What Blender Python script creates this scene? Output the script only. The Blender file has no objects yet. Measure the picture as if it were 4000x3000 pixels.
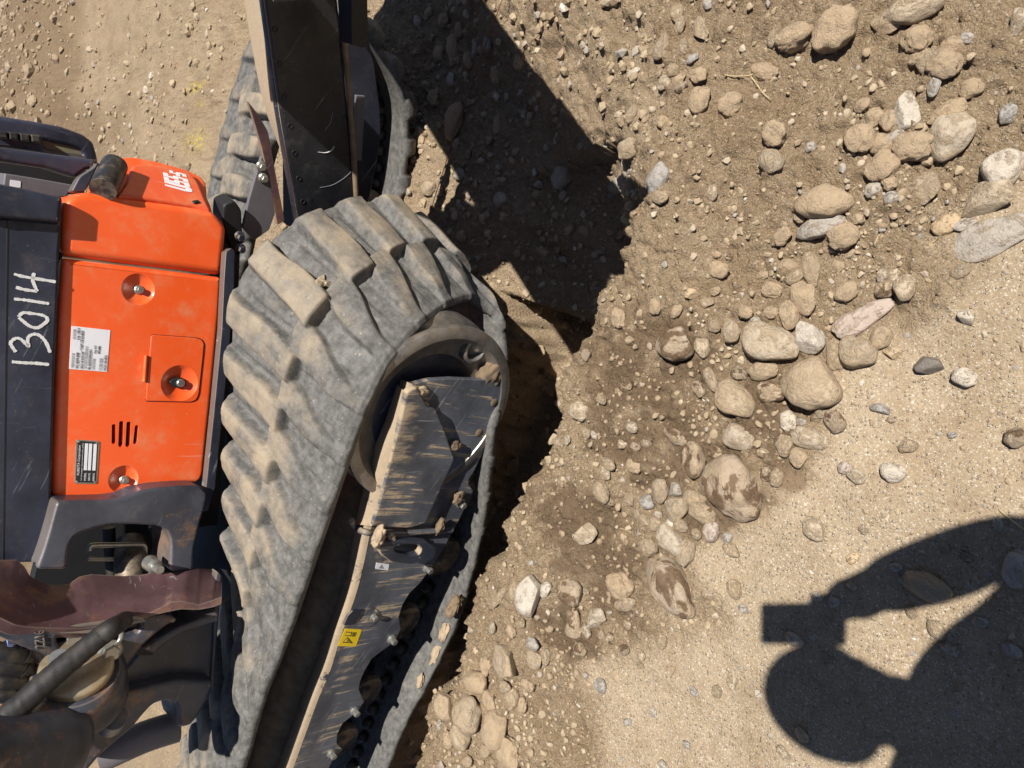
import bpy, bmesh, math, random
import numpy as np
from mathutils import Vector, Matrix

random.seed(7)
rng = np.random.default_rng(7)
SC = bpy.context.scene
COL = SC.collection

# ------------------------------------------------------------------ camera
FOC = 2770.0            # focal length in photograph pixels (4000 px wide)
CAMZ = 1.62
_nad = np.array([2583., 180., 2770.])
_down = _nad / np.linalg.norm(_nad)
_Z = -_down
_fw = np.array([0, 0, 1.])
_Y = _fw - _fw.dot(_Z) * _Z
_Y /= np.linalg.norm(_Y)
_X = np.cross(_Y, _Z)
CM = np.array([_X, _Y, _Z])          # world = CM @ camera(x right, y down, z forward)
CP = np.array([0., 0., CAMZ])

cam_data = bpy.data.cameras.new("camera")
cam = bpy.data.objects.new("camera", cam_data)
COL.objects.link(cam)
cam_data.sensor_width = 36.0
cam_data.sensor_fit = 'HORIZONTAL'
cam_data.lens = FOC / 4000.0 * 36.0
cam_data.clip_start = 0.02
cam_data.clip_end = 400.0
_xa, _ya, _za = CM @ np.array([1., 0, 0]), CM @ np.array([0, -1., 0]), CM @ np.array([0, 0, -1.])
cam.matrix_world = Matrix(((_xa[0], _ya[0], _za[0], CP[0]), (_xa[1], _ya[1], _za[1], CP[1]),
                           (_xa[2], _ya[2], _za[2], CP[2]), (0, 0, 0, 1)))
SC.camera = cam


def ray(px, py):
    w = CM @ np.array([px - 2000., py - 1500., FOC])
    return w / np.linalg.norm(w)


SUNDIR = ray(3060, 2430)             # the way the light travels: the phone's own shadow lies on this ray

# ------------------------------------------------------------------ sky and sun
world = bpy.data.worlds.new("World")
SC.world = world
world.use_nodes = True
wn = world.node_tree.nodes
wl = world.node_tree.links
sky = wn.new('ShaderNodeTexSky')
sky.sky_type = 'NISHITA'
sky.sun_disc = False
sky.sun_elevation = math.asin(-SUNDIR[2])
sky.sun_rotation = math.atan2(-SUNDIR[0], -SUNDIR[1])
sky.altitude = 300
sky.air_density = 0.7
sky.dust_density = 0.4
wn['Background'].inputs['Strength'].default_value = 0.05
wl.new(sky.outputs['Color'], wn['Background'].inputs['Color'])

sun_data = bpy.data.lights.new("sun", 'SUN')
sun_data.energy = 5.0
sun_data.angle = math.radians(0.53)
sun_data.color = (1.0, 0.955, 0.89)
sun = bpy.data.objects.new("sun", sun_data)
COL.objects.link(sun)
sun.rotation_euler = Vector(SUNDIR.tolist()).to_track_quat('-Z', 'Y').to_euler()
sun.location = (1, -2, 6)

SC.view_settings.view_transform = 'Standard'
SC.view_settings.look = 'None'
SC.view_settings.gamma = 1.0
SC.view_settings.use_curve_mapping = False
SC.view_settings.exposure = 0.62

# ------------------------------------------------------------------ helpers: geometry
AZ = math.radians(66)
TD = np.array([-math.sin(AZ), math.cos(AZ), 0.])     # along the crawlers, towards their rear
TN = np.array([math.cos(AZ), math.sin(AZ), 0.])      # across the crawlers, away from the camera
UP = np.array([0, 0, 1.])


class Plane:
    """A plane in the world: n points away from the camera side, d is its distance along n from the world axis under the camera."""
    def __init__(self, n, d, p=None):
        self.n = np.array(n, float)
        self.n /= np.linalg.norm(self.n)
        self.p = np.array(p, float) if p is not None else np.array([0, 0, CAMZ]) + self.n * d
        u = np.cross(self.n, UP)
        self.u = u / np.linalg.norm(u)          # to the right, seen upright
        self.v = np.cross(self.u, self.n)       # up

    def at(self, px, py):
        r = ray(px, py)
        t = (self.p - CP).dot(self.n) / r.dot(self.n)
        return CP + r * t

    def uv(self, w):
        q = np.array(w) - self.p
        return q.dot(self.u), q.dot(self.v)

    def off(self, k):                           # parallel plane, k metres further away
        return Plane(self.n, 0, self.p + self.n * k)

    def mat(self, w):
        m = np.eye(4)
        m[:3, 0], m[:3, 1], m[:3, 2], m[:3, 3] = self.u, self.v, -self.n, w
        return Matrix(m.tolist())


def az_plane(deg, d):
    a = math.radians(deg)
    return Plane((math.cos(a), math.sin(a), 0), d)


def trk(W):
    return Plane(TN, W)


def SWZ(s, w, z):
    return TD * s + TN * w + UP * z


def link(o, parent=None):
    COL.objects.link(o)
    if parent is not None:
        o.parent = parent
        bpy_root = parent
        o.matrix_parent_inverse = PARINV.get(parent.name, Matrix.Identity(4))
    return o


PARINV = {}


def thing(name, loc, label, cat, group=None):
    o = bpy.data.objects.new(name, None)
    COL.objects.link(o)
    o.location = loc
    o.empty_display_size = 0.1
    o['label'] = label
    o['category'] = cat
    if group:
        o['group'] = group
    PARINV[o.name] = Matrix.Translation(-Vector(loc))
    return o


def mesh_obj(name, verts, faces, mat, parent=None, smooth=True, label=None):
    me = bpy.data.meshes.new(name)
    me.from_pydata([tuple(map(float, v)) for v in verts], [], faces)
    me.update()
    if smooth:
        me.polygons.foreach_set('use_smooth', [True] * len(me.polygons))
    o = bpy.data.objects.new(name, me)
    if mat:
        me.materials.append(mat)
    link(o, parent)
    if label:
        o['label'] = label
    return o


def auto_smooth(me, ang=35):
    me.polygons.foreach_set('use_smooth', [True] * len(me.polygons))
    bm = bmesh.new()
    bm.from_mesh(me)
    lim = math.radians(ang)
    for e in bm.edges:
        if len(e.link_faces) == 2:
            e.smooth = e.calc_face_angle(0) < lim
    bm.to_mesh(me)
    bm.free()


def round_poly(pts, r, n=4):
    """Round the corners of a closed 2D outline."""
    out = []
    m = len(pts)
    for i in range(m):
        p0, p1, p2 = np.array(pts[i - 1]), np.array(pts[i]), np.array(pts[(i + 1) % m])
        a, b = p0 - p1, p2 - p1
        la, lb = np.linalg.norm(a), np.linalg.norm(b)
        k = min(r, la * .45, lb * .45)
        q0, q1 = p1 + a / max(la, 1e-9) * k, p1 + b / max(lb, 1e-9) * k
        for j in range(n + 1):
            t = j / n
            out.append(tuple((1 - t) ** 2 * q0 + 2 * t * (1 - t) * p1 + t * t * q1))
    return out


def smooth_closed(pts, n=4):
    """Catmull-Rom through a closed outline."""
    P = np.array(pts, float)
    m = len(P)
    out = []
    for i in range(m):
        p0, p1, p2, p3 = P[i - 1], P[i], P[(i + 1) % m], P[(i + 2) % m]
        for j in range(n):
            t = j / n
            out.append(.5 * ((2 * p1) + (-p0 + p2) * t + (2 * p0 - 5 * p1 + 4 * p2 - p3) * t * t + (-p0 + 3 * p1 - 3 * p2 + p3) * t ** 3))
    return [tuple(q) for q in out]


def spline(pts, n=6):
    P = np.array(pts, float)
    m = len(P)
    out = []
    for i in range(m - 1):
        p0, p1, p2, p3 = P[max(i - 1, 0)], P[i], P[i + 1], P[min(i + 2, m - 1)]
        for j in range(n):
            t = j / n
            out.append(.5 * ((2 * p1) + (-p0 + p2) * t + (2 * p0 - 5 * p1 + 4 * p2 - p3) * t * t + (-p0 + 3 * p1 - 3 * p2 + p3) * t ** 3))
    out.append(P[-1])
    return np.array(out)


def plate(name, plane, px, thick, mat, parent, bevel=0.003, rnd=0.0, holes=(), smooth=False, seg=2, label=None, sub=0):
    """A solid plate whose front face lies in `plane`; its outline is measured on the photograph and laid on that plane."""
    def conv(lst, r=rnd):
        q = [plane.uv(plane.at(*p)) for p in lst]
        if smooth:
            q = smooth_closed(q, 4)
        elif r:
            q = round_poly(q, r)
        return q
    cu = bpy.data.curves.new(name, 'CURVE')
    cu.dimensions = '2D'
    cu.fill_mode = 'BOTH'
    cu.extrude = max(thick / 2 - bevel, 0.0005)
    cu.bevel_depth = bevel
    cu.bevel_resolution = seg
    cu.offset = -bevel
    for lst in [px] + list(holes):
        q = conv(lst)
        sp = cu.splines.new('POLY')
        sp.points.add(len(q) - 1)
        for i, (a, b) in enumerate(q):
            sp.points[i].co = (a, b, 0, 1)
        sp.use_cyclic_u = True
    o = bpy.data.objects.new(name, cu)
    COL.objects.link(o)
    bpy.context.view_layer.update()
    me = bpy.data.meshes.new_from_object(o.evaluated_get(bpy.context.evaluated_depsgraph_get()))
    bpy.data.objects.remove(o)
    bpy.data.curves.remove(cu)
    m = plane.mat(plane.p + plane.n * thick / 2)
    me.transform(m)
    bm = bmesh.new()
    bm.from_mesh(me)
    bmesh.ops.remove_doubles(bm, verts=bm.verts, dist=1e-5)
    bmesh.ops.recalc_face_normals(bm, faces=bm.faces)
    bm.to_mesh(me)
    bm.free()
    auto_smooth(me, 40)
    me.materials.clear()
    me.materials.append(mat)
    me.name = name
    ob = bpy.data.objects.new(name, me)
    link(ob, parent)
    wnm = ob.modifiers.new('weighted', 'WEIGHTED_NORMAL')
    wnm.keep_sharp = True
    wnm.weight = 90
    if label:
        ob['label'] = label
    return ob


def resample(P, n):
    P = np.array(P, float)
    L = np.r_[0, np.cumsum(np.linalg.norm(np.diff(P, axis=0), axis=1))]
    t = np.linspace(0, L[-1], n)
    return np.c_[[np.interp(t, L, P[:, k]) for k in range(P.shape[1])]].T


def loft(name, rows, mat, parent, n=40, smooth_rows=4, thick=0.012, closed=False, label=None, hard=False):
    """Skin through rows of world points (each an open polyline)."""
    R = np.array([resample(r if hard else spline(r, 5), n) for r in rows])
    if smooth_rows:
        k = len(R)
        R = np.array([spline(R[:, j], smooth_rows) for j in range(n)]).transpose(1, 0, 2)
    m = len(R)
    V = R.reshape(-1, 3)
    F = [(i * n + j, i * n + j + 1, (i + 1) * n + j + 1, (i + 1) * n + j) for i in range(m - 1) for j in range(n - 1)]
    o = mesh_obj(name, V, F, mat, parent, True, label)
    if thick:
        bm = bmesh.new()
        bm.from_mesh(o.data)
        bmesh.ops.recalc_face_normals(bm, faces=bm.faces)
        # face the camera, then give it thickness behind
        f = max(bm.faces, key=lambda f: f.calc_area())
        if f.normal.dot(Vector(CP.tolist()) - f.calc_center_median()) < 0:
            bmesh.ops.reverse_faces(bm, faces=bm.faces)
        bmesh.ops.solidify(bm, geom=bm.faces[:], thickness=thick)
        bmesh.ops.recalc_face_normals(bm, faces=bm.faces)
        bm.to_mesh(o.data)
        bm.free()
        auto_smooth(o.data, 28 if hard else 50)
    return o


def frame_of(t):
    t = t / np.linalg.norm(t)
    a = np.cross(t, UP)
    if np.linalg.norm(a) < 1e-3:
        a = np.cross(t, np.array([1., 0, 0]))
    a /= np.linalg.norm(a)
    return a, np.cross(a, t)


def tube(name, pts, r, mat, parent, seg=12, n=5, wob=0.0, label=None, caps=True):
    P = spline(pts, n) if len(pts) > 2 else np.array(pts, float)
    m = len(P)
    rr = np.interp(np.linspace(0, 1, m), np.linspace(0, 1, len(r)), r) if hasattr(r, '__len__') else np.full(m, r)
    T = np.gradient(P, axis=0)
    a, b = frame_of(T[0])
    V, F = [], []
    for i in range(m):
        t = T[i] / np.linalg.norm(T[i])
        a = a - a.dot(t) * t
        a /= np.linalg.norm(a)
        b = np.cross(t, a)
        for j in range(seg):
            ang = 2 * math.pi * j / seg
            k = rr[i] * (1 + wob * math.sin(3 * ang + i * 1.7) + wob * math.sin(i * .9 + j))
            V.append(P[i] + (a * math.cos(ang) + b * math.sin(ang)) * k)
    for i in range(m - 1):
        for j in range(seg):
            F.append((i * seg + j, i * seg + (j + 1) % seg, (i + 1) * seg + (j + 1) % seg, (i + 1) * seg + j))
    if caps:
        F.append(tuple(range(seg))[::-1])
        F.append(tuple((m - 1) * seg + j for j in range(seg)))
    o = mesh_obj(name, V, F, mat, parent, True, label)
    auto_smooth(o.data, 50)
    return o


def lathe(name, c, axis, prof, mat, parent, seg=48, label=None, cut=None):
    """Revolve (radius, along-axis) profile about an axis through c."""
    axis = np.array(axis, float) / np.linalg.norm(axis)
    a, b = frame_of(axis)
    V, F = [], []
    m = len(prof)
    for j in range(seg):
        ang = 2 * math.pi * j / seg
        e = a * math.cos(ang) + b * math.sin(ang)
        for (r, h) in prof:
            V.append(np.array(c) + e * r + axis * h)
    for j in range(seg):
        k = (j + 1) % seg
        for i in range(m - 1):
            F.append((j * m + i, j * m + i + 1, k * m + i + 1, k * m + i))
    o = mesh_obj(name, V, F, mat, parent, True, label)
    bm = bmesh.new()
    bm.from_mesh(o.data)
    bmesh.ops.remove_doubles(bm, verts=bm.verts, dist=1e-6)
    bmesh.ops.recalc_face_normals(bm, faces=bm.faces)
    bm.to_mesh(o.data)
    bm.free()
    auto_smooth(o.data, 40)
    return o


def hex_bolt(plane, px, r, mat, parent, h=0.012, flange=True, tilt=0.2):
    c = plane.at(*px)
    ax = -plane.n
    a, b = frame_of(ax)
    V, F = [], []

    def ring(n, rad, hh, rot=0.):
        s = len(V)
        for j in range(n):
            g = 2 * math.pi * j / n + rot
            V.append(c + (a * math.cos(g) + b * math.sin(g)) * rad + ax * hh)
        return list(range(s, s + n))
    if flange:
        r0, r1, r2 = ring(18, r * 1.25, 0), ring(18, r * 1.25, h * .18), ring(18, r * 1.0, h * .34)
        for A, B in ((r0, r1), (r1, r2)):
            for j in range(18):
                F.append((A[j], A[(j + 1) % 18], B[(j + 1) % 18], B[j]))
        F.append(tuple(r2))
    q0, q1, q2 = ring(6, r * .86, 0, tilt), ring(6, r * .86, h * .92, tilt), ring(6, r * .76, h, tilt)
    for A, B in ((q0, q1), (q1, q2)):
        for j in range(6):
            F.append((A[j], A[(j + 1) % 6], B[(j + 1) % 6], B[j]))
    F.append(tuple(q2))
    o = mesh_obj('bolt', V, F, mat, parent, False)
    bm = bmesh.new()
    bm.from_mesh(o.data)
    bmesh.ops.recalc_face_normals(bm, faces=bm.faces)
    bm.to_mesh(o.data)
    bm.free()
    return o


def text(name, s, plane, px0, px1, mat, parent, hpx=None, depth=0.0004, shear=0.0, lift=0.002, bold=0.0):
    """Lettering that starts at px0 and ends at px1 along its baseline, on the given plane."""
    p0, p1 = plane.at(*px0), plane.at(*px1)
    cu = bpy.data.curves.new(name, 'FONT')
    cu.body = s
    cu.extrude = depth
    cu.shear = shear
    cu.offset = bold
    o = bpy.data.objects.new(name, cu)
    COL.objects.link(o)
    bpy.context.view_layer.update()
    me = bpy.data.meshes.new_from_object(o.evaluated_get(bpy.context.evaluated_depsgraph_get()))
    bpy.data.objects.remove(o)
    co = np.array([v.co[:] for v in me.vertices])
    x0, x1 = co[:, 0].min(), co[:, 0].max()
    y0, y1 = co[:, 1].min(), co[:, 1].max()
    L = np.linalg.norm(p1 - p0)
    sx = L / (x1 - x0)
    sy = sx
    if hpx is not None:
        sy = np.linalg.norm(plane.at(*hpx) - p0) / (y1 - y0)
    ex = (p1 - p0) / L
    ey = np.cross(-plane.n, ex)
    W = p0 + np.outer((co[:, 0] - x0) * sx, ex) + np.outer((co[:, 1] - y0) * sy, ey) + np.outer(co[:, 2], -plane.n) - plane.n * (lift + depth)
    for i, v in enumerate(me.vertices):
        v.co = W[i]
    me.materials.clear()
    me.materials.append(mat)
    ob = bpy.data.objects.new(name, me)
    return link(ob, parent)


# ------------------------------------------------------------------ helpers: noise
_perm = rng.permutation(512)
_perm = np.r_[_perm, _perm, _perm]
_val = rng.random(512) * 2 - 1


def vnoise(x, y, z=0.0):
    x, y, z = np.broadcast_arrays(np.asarray(x, float), np.asarray(y, float), np.asarray(z, float))
    xi, yi, zi = np.floor(x).astype(int), np.floor(y).astype(int), np.floor(z).astype(int)
    fx, fy, fz = x - xi, y - yi, z - zi
    fx, fy, fz = [q * q * q * (q * (q * 6 - 15) + 10) for q in (fx, fy, fz)]
    xi, yi, zi = xi & 511, yi & 511, zi & 511

    def g(i, j, k):
        return _val[_perm[_perm[_perm[(xi + i) & 511] + ((yi + j) & 511)] + ((zi + k) & 511)] & 511]
    r = 0
    for i in (0, 1):
        for j in (0, 1):
            for k in (0, 1):
                r = r + g(i, j, k) * (fx if i else 1 - fx) * (fy if j else 1 - fy) * (fz if k else 1 - fz)
    return r


def fbm(x, y, sc, octv=3, z=0.0):
    r, a = 0, 1.0
    for o in range(octv):
        r = r + a * vnoise(x * sc + 17.3 * o, y * sc - 9.1 * o, z)
        a *= .5
        sc *= 2.03
    return r


def sst(a, b, x):
    t = np.clip((np.asarray(x, float) - a) / (b - a), 0, 1)
    return t * t * (3 - 2 * t)


# ------------------------------------------------------------------ materials
def new_mat(name, rough=0.8, metal=0.0, base=(.5, .5, .5)):
    m = bpy.data.materials.new(name)
    m.use_nodes = True
    b = m.node_tree.nodes['Principled BSDF']
    b.inputs['Base Color'].default_value = (*base, 1)
    b.inputs['Roughness'].default_value = rough
    b.inputs['Metallic'].default_value = metal
    return m, m.node_tree.nodes, m.node_tree.links, b


class NB:
    """small node builder"""
    def __init__(self, m):
        self.t = m.node_tree
        self.n = self.t.nodes
        self.l = self.t.links
        self.geo = self.n.new('ShaderNodeNewGeometry')
        self.pos = self.geo.outputs['Position']

    def coords(self, kind='Object'):
        tc = self.n.new('ShaderNodeTexCoord')
        return tc.outputs[kind]

    def noise(self, scale, detail=4, rough=.6, vec=None, dist=0.0):
        q = self.n.new('ShaderNodeTexNoise')
        q.inputs['Scale'].default_value = scale
        q.inputs['Detail'].default_value = detail
        q.inputs['Roughness'].default_value = rough
        q.inputs['Distortion'].default_value = dist
        self.l.new(vec if vec is not None else self.pos, q.inputs['Vector'])
        return q.outputs['Fac']

    def voro(self, scale, feature='F1', out='Distance', vec=None, rnd=1.0):
        q = self.n.new('ShaderNodeTexVoronoi')
        q.feature = feature
        q.inputs['Scale'].default_value = scale
        q.inputs['Randomness'].default_value = rnd
        self.l.new(vec if vec is not None else self.pos, q.inputs['Vector'])
        return q.outputs[out]

    def scale_vec(self, v, s):
        q = self.n.new('ShaderNodeMapping')
        q.inputs['Scale'].default_value = s
        self.l.new(v, q.inputs['Vector'])
        return q.outputs[0]

    def basis(self, ex, ey, ez, s):
        """world position resolved on three axes, each scaled"""
        cb = self.n.new('ShaderNodeCombineXYZ')
        for i, (e, k) in enumerate(zip((ex, ey, ez), s)):
            d = self.n.new('ShaderNodeVectorMath')
            d.operation = 'DOT_PRODUCT'
            self.l.new(self.pos, d.inputs[0])
            d.inputs[1].default_value = tuple(float(c) * k for c in e)
            self.l.new(d.outputs['Value'], cb.inputs[i])
        return cb.outputs[0]

    def ramp(self, fac, a, b, lo=0.0, hi=1.0):
        q = self.n.new('ShaderNodeMapRange')
        q.interpolation_type = 'SMOOTHSTEP'
        self.l.new(fac, q.inputs['Value'])
        q.inputs['From Min'].default_value = a
        q.inputs['From Max'].default_value = b
        q.inputs['To Min'].default_value = lo
        q.inputs['To Max'].default_value = hi
        return q.outputs['Result']

    def math(self, op, a, b=None):
        q = self.n.new('ShaderNodeMath')
        q.operation = op
        for i, v in enumerate((a, b)):
            if v is None:
                continue
            if isinstance(v, (int, float)):
                q.inputs[i].default_value = v
            else:
                self.l.new(v, q.inputs[i])
        return q.outputs[0]

    def mix(self, fac, a, b, mode='MIX'):
        q = self.n.new('ShaderNodeMix')
        q.data_type = 'RGBA'
        q.blend_type = mode
        if isinstance(fac, (int, float)):
            q.inputs[0].default_value = fac
        else:
            self.l.new(fac, q.inputs[0])
        for i, v in ((6, a), (7, b)):
            if isinstance(v, tuple):
                q.inputs[i].default_value = (*v, 1) if len(v) == 3 else v
            else:
                self.l.new(v, q.inputs[i])
        return q.outputs[2]

    def attr(self, name):
        q = self.n.new('ShaderNodeAttribute')
        q.attribute_name = name
        return q

    def cramp(self, fac, stops, interp='LINEAR'):
        q = self.n.new('ShaderNodeValToRGB')
        q.color_ramp.interpolation = interp
        e = q.color_ramp.elements
        while len(e) < len(stops):
            e.new(0.5)
        for i, (p, c) in enumerate(stops):
            e[i].position = p
            e[i].color = (*c, 1)
        self.l.new(fac, q.inputs[0])
        return q.outputs[0]

    def bump(self, h, strength, dist, normal=None):
        q = self.n.new('ShaderNodeBump')
        q.inputs['Strength'].default_value = strength
        q.inputs['Distance'].default_value = dist
        self.l.new(h, q.inputs['Height'])
        if normal is not None:
            self.l.new(normal, q.inputs['Normal'])
        return q.outputs[0]

    def nz(self):
        s = self.n.new('ShaderNodeSeparateXYZ')
        self.l.new(self.geo.outputs['Normal'], s.inputs[0])
        return s.outputs[2]

    def objrand(self):
        return self.n.new('ShaderNodeObjectInfo').outputs['Random']


DIRT = (.355, .268, .172)
DUST = (.40, .31, .21)
DAMP = (.150, .100, .058)


def mat_ground():
    m, n, l, b = new_mat('dirt', .92)
    N = NB(m)
    big = N.noise(3.5, 4, .6)
    mid = N.noise(22, 5, .65)
    fine = N.noise(420, 3, .7)
    c = N.mix(N.ramp(big, .35, .68), (.275, .207, .132), (.330, .252, .165))
    c = N.mix(N.ramp(mid, .40, .72, 0, .55), c, (.275, .195, .118))
    c = N.mix(N.ramp(fine, .30, .75, 0, .75), c, N.mix(.5, c, (.50, .41, .29)))
    # grains of grit: each cell its own colour
    vd = N.voro(150)
    vc = N.voro(150, out='Color')
    sep = n.new('ShaderNodeSeparateColor')
    l.new(vc, sep.inputs[0])
    grit = N.cramp(sep.outputs[0], [(0, (.20, .18, .16)), (.3, (.34, .27, .19)), (.6, (.42, .34, .24)), (.85, (.50, .45, .37)), (1, (.30, .30, .30))])
    g1 = N.math('MULTIPLY', N.ramp(vd, .0045 * 150 * .55, .0045 * 150 * .35), N.ramp(sep.outputs[1], .62, .70))
    c = N.mix(N.math('MULTIPLY', g1, .8), c, grit)
    vd2 = N.voro(420)
    vc2 = N.voro(420, out='Color')
    sep2 = n.new('ShaderNodeSeparateColor')
    l.new(vc2, sep2.inputs[0])
    grit2 = N.cramp(sep2.outputs[0], [(0, (.16, .13, .10)), (.45, (.37, .29, .19)), (.8, (.48, .42, .33)), (1, (.62, .58, .5))])
    c = N.mix(N.ramp(sep2.outputs[1], .45, .9, 0, .75), c, grit2)
    lo_s = N.math('MULTIPLY', N.attr('loose').outputs['Fac'], .62)
    c = N.mix(lo_s, c, N.mix(1.0, c, (1.10, .995, .875), 'MULTIPLY'))
    c = N.mix(N.ramp(N.noise(9, 5, .7), .52, .72, 0, .5), c, (.23, .16, .095))
    c = N.mix(N.ramp(N.noise(5.5, 6, .75, dist=.6), .46, .64, 0, .50), c, N.mix(1.0, c, (.76, .70, .64), 'MULTIPLY'))
    damp = N.attr('damp').outputs['Fac']
    c = N.mix(N.math('MULTIPLY', damp, .88), c, N.mix(N.ramp(mid, .35, .7), DAMP, (.20, .135, .08)))
    pale = N.attr('pale').outputs['Fac']
    c = N.mix(N.math('MULTIPLY', pale, .8), c, (.52, .43, .30))
    yel = N.attr('yellow').outputs['Fac']
    c = N.mix(N.math('MULTIPLY', yel, N.ramp(N.noise(60, 4, .7), .46, .60)), c, (.58, .46, .05))
    l.new(c, b.inputs['Base Color'])
    h = N.math('ADD', N.math('MULTIPLY', N.noise(130, 4, .65), 1.0), N.math('MULTIPLY', fine, .45))
    loose = N.attr('loose').outputs['Fac']
    h2 = N.math('MULTIPLY', h, N.math('ADD', N.math('MULTIPLY', loose, .75), .25))
    h3 = N.math('ADD', h2, N.math('MULTIPLY', g1, .28))
    l.new(N.bump(h3, 1.0, .014), b.inputs['Normal'])
    b.inputs['Specular IOR Level'].default_value = .2
    return m


def mat_stone(name, c1, c2, dust=.5, speck=None, rough=.75, per_obj=True, wet=0.0):
    m, n, l, b = new_mat(name, rough)
    N = NB(m)
    co = N.coords('Object')
    ob = N.objrand()
    addv = n.new('ShaderNodeVectorMath')
    addv.operation = 'ADD'
    l.new(co, addv.inputs[0])
    cb = n.new('ShaderNodeCombineXYZ')
    l.new(N.math('MULTIPLY', ob, 37.0), cb.inputs[0])
    l.new(N.math('MULTIPLY', ob, 91.0), cb.inputs[1])
    l.new(cb.outputs[0], addv.inputs[1])
    v = addv.outputs[0]
    c = N.mix(N.ramp(N.noise(1.3, 5, .65, v), .3, .7), c1, c2)
    c = N.mix(.35, c, N.mix(N.math('FRACT', N.math('MULTIPLY', ob, 7.31)), (.34, .305, .265), (.50, .38, .25)))
    if speck:
        c = N.mix(N.ramp(N.noise(14, 3, .8, v), .56, .66), c, speck)
    # caked soil
    dm = N.ramp(N.noise(1.6, 6, .72, v, .3), .62 - dust * .40, .80 - dust * .36)
    c = N.mix(N.math('MULTIPLY', dm, .92), c, N.mix(N.noise(40, 3, .7), (.42, .305, .19), (.58, .445, .295)))
    if wet:
        wm = N.ramp(N.noise(.9, 5, .6, v, .5), .50, .56)
        c = N.mix(N.math('MULTIPLY', wm, wet), c, (.15, .095, .055))
    l.new(c, b.inputs['Base Color'])
    c = N.mix(N.ramp(N.noise(210, 4, .75), .35, .70, .0, .45), c, N.mix(1.0, c, (.86, .81, .75), 'MULTIPLY'))
    l.new(c, b.inputs['Base Color'])
    h = N.math('ADD', N.math('MULTIPLY', N.noise(45, 6, .7), 1.2), N.math('MULTIPLY', N.math('MULTIPLY', N.noise(260, 4, .75), N.math('ADD', dm, .25)), .8))
    l.new(N.bump(h, 1.0, .0065), b.inputs['Normal'])
    l.new(N.ramp(dm, 0, 1, rough - .2, .95), b.inputs['Roughness'])
    b.inputs['Specular IOR Level'].default_value = .3
    return m


def mat_pebble():
    m, n, l, b = new_mat('pebble', .8)
    N = NB(m)
    a = N.attr('tint').outputs['Color']
    c = N.mix(N.ramp(N.noise(60, 4, .7), .30, .70, .1, .85), a, (.345, .26, .165))
    l.new(c, b.inputs['Base Color'])
    l.new(N.bump(N.noise(200, 3, .7), .6, .003), b.inputs['Normal'])
    return m


def mat_rubber():
    m, n, l, b = new_mat('rubber', .8)
    N = NB(m)
    hh = N.attr('lug').outputs['Fac']
    smear = N.basis(TD, TN, UP, (17, 21, 21))
    n1 = N.noise(9, 6, .68)
    n2 = N.noise(2.2, 6, .72, smear)
    base = N.mix(N.ramp(n2, .3, .7), (.066, .064, .060), (.158, .152, .140))
    dm = N.math('ADD', N.math('MULTIPLY', hh, .34), n1)
    c = N.mix(N.ramp(dm, .58, .98, 0, .85), base, (.345, .275, .19))
    c = N.mix(N.ramp(N.noise(46, 5, .75), .60, .74, 0, .5), c, (.40, .335, .25))
    c = N.mix(N.ramp(N.voro(34, vec=N.scale_vec(N.pos, (1, 1.5, 1))), .12, .04, 0, .35), c, (.46, .40, .31))
    l.new(c, b.inputs['Base Color'])
    h = N.math('ADD', N.noise(70, 5, .7), N.math('MULTIPLY', N.noise(500, 2, .6), .3))
    l.new(N.bump(h, .30, .004), b.inputs['Normal'])
    b.inputs['Specular IOR Level'].default_value = .35
    l.new(N.ramp(n1, .3, .7, .62, .9), b.inputs['Roughness'])
    return m


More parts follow.
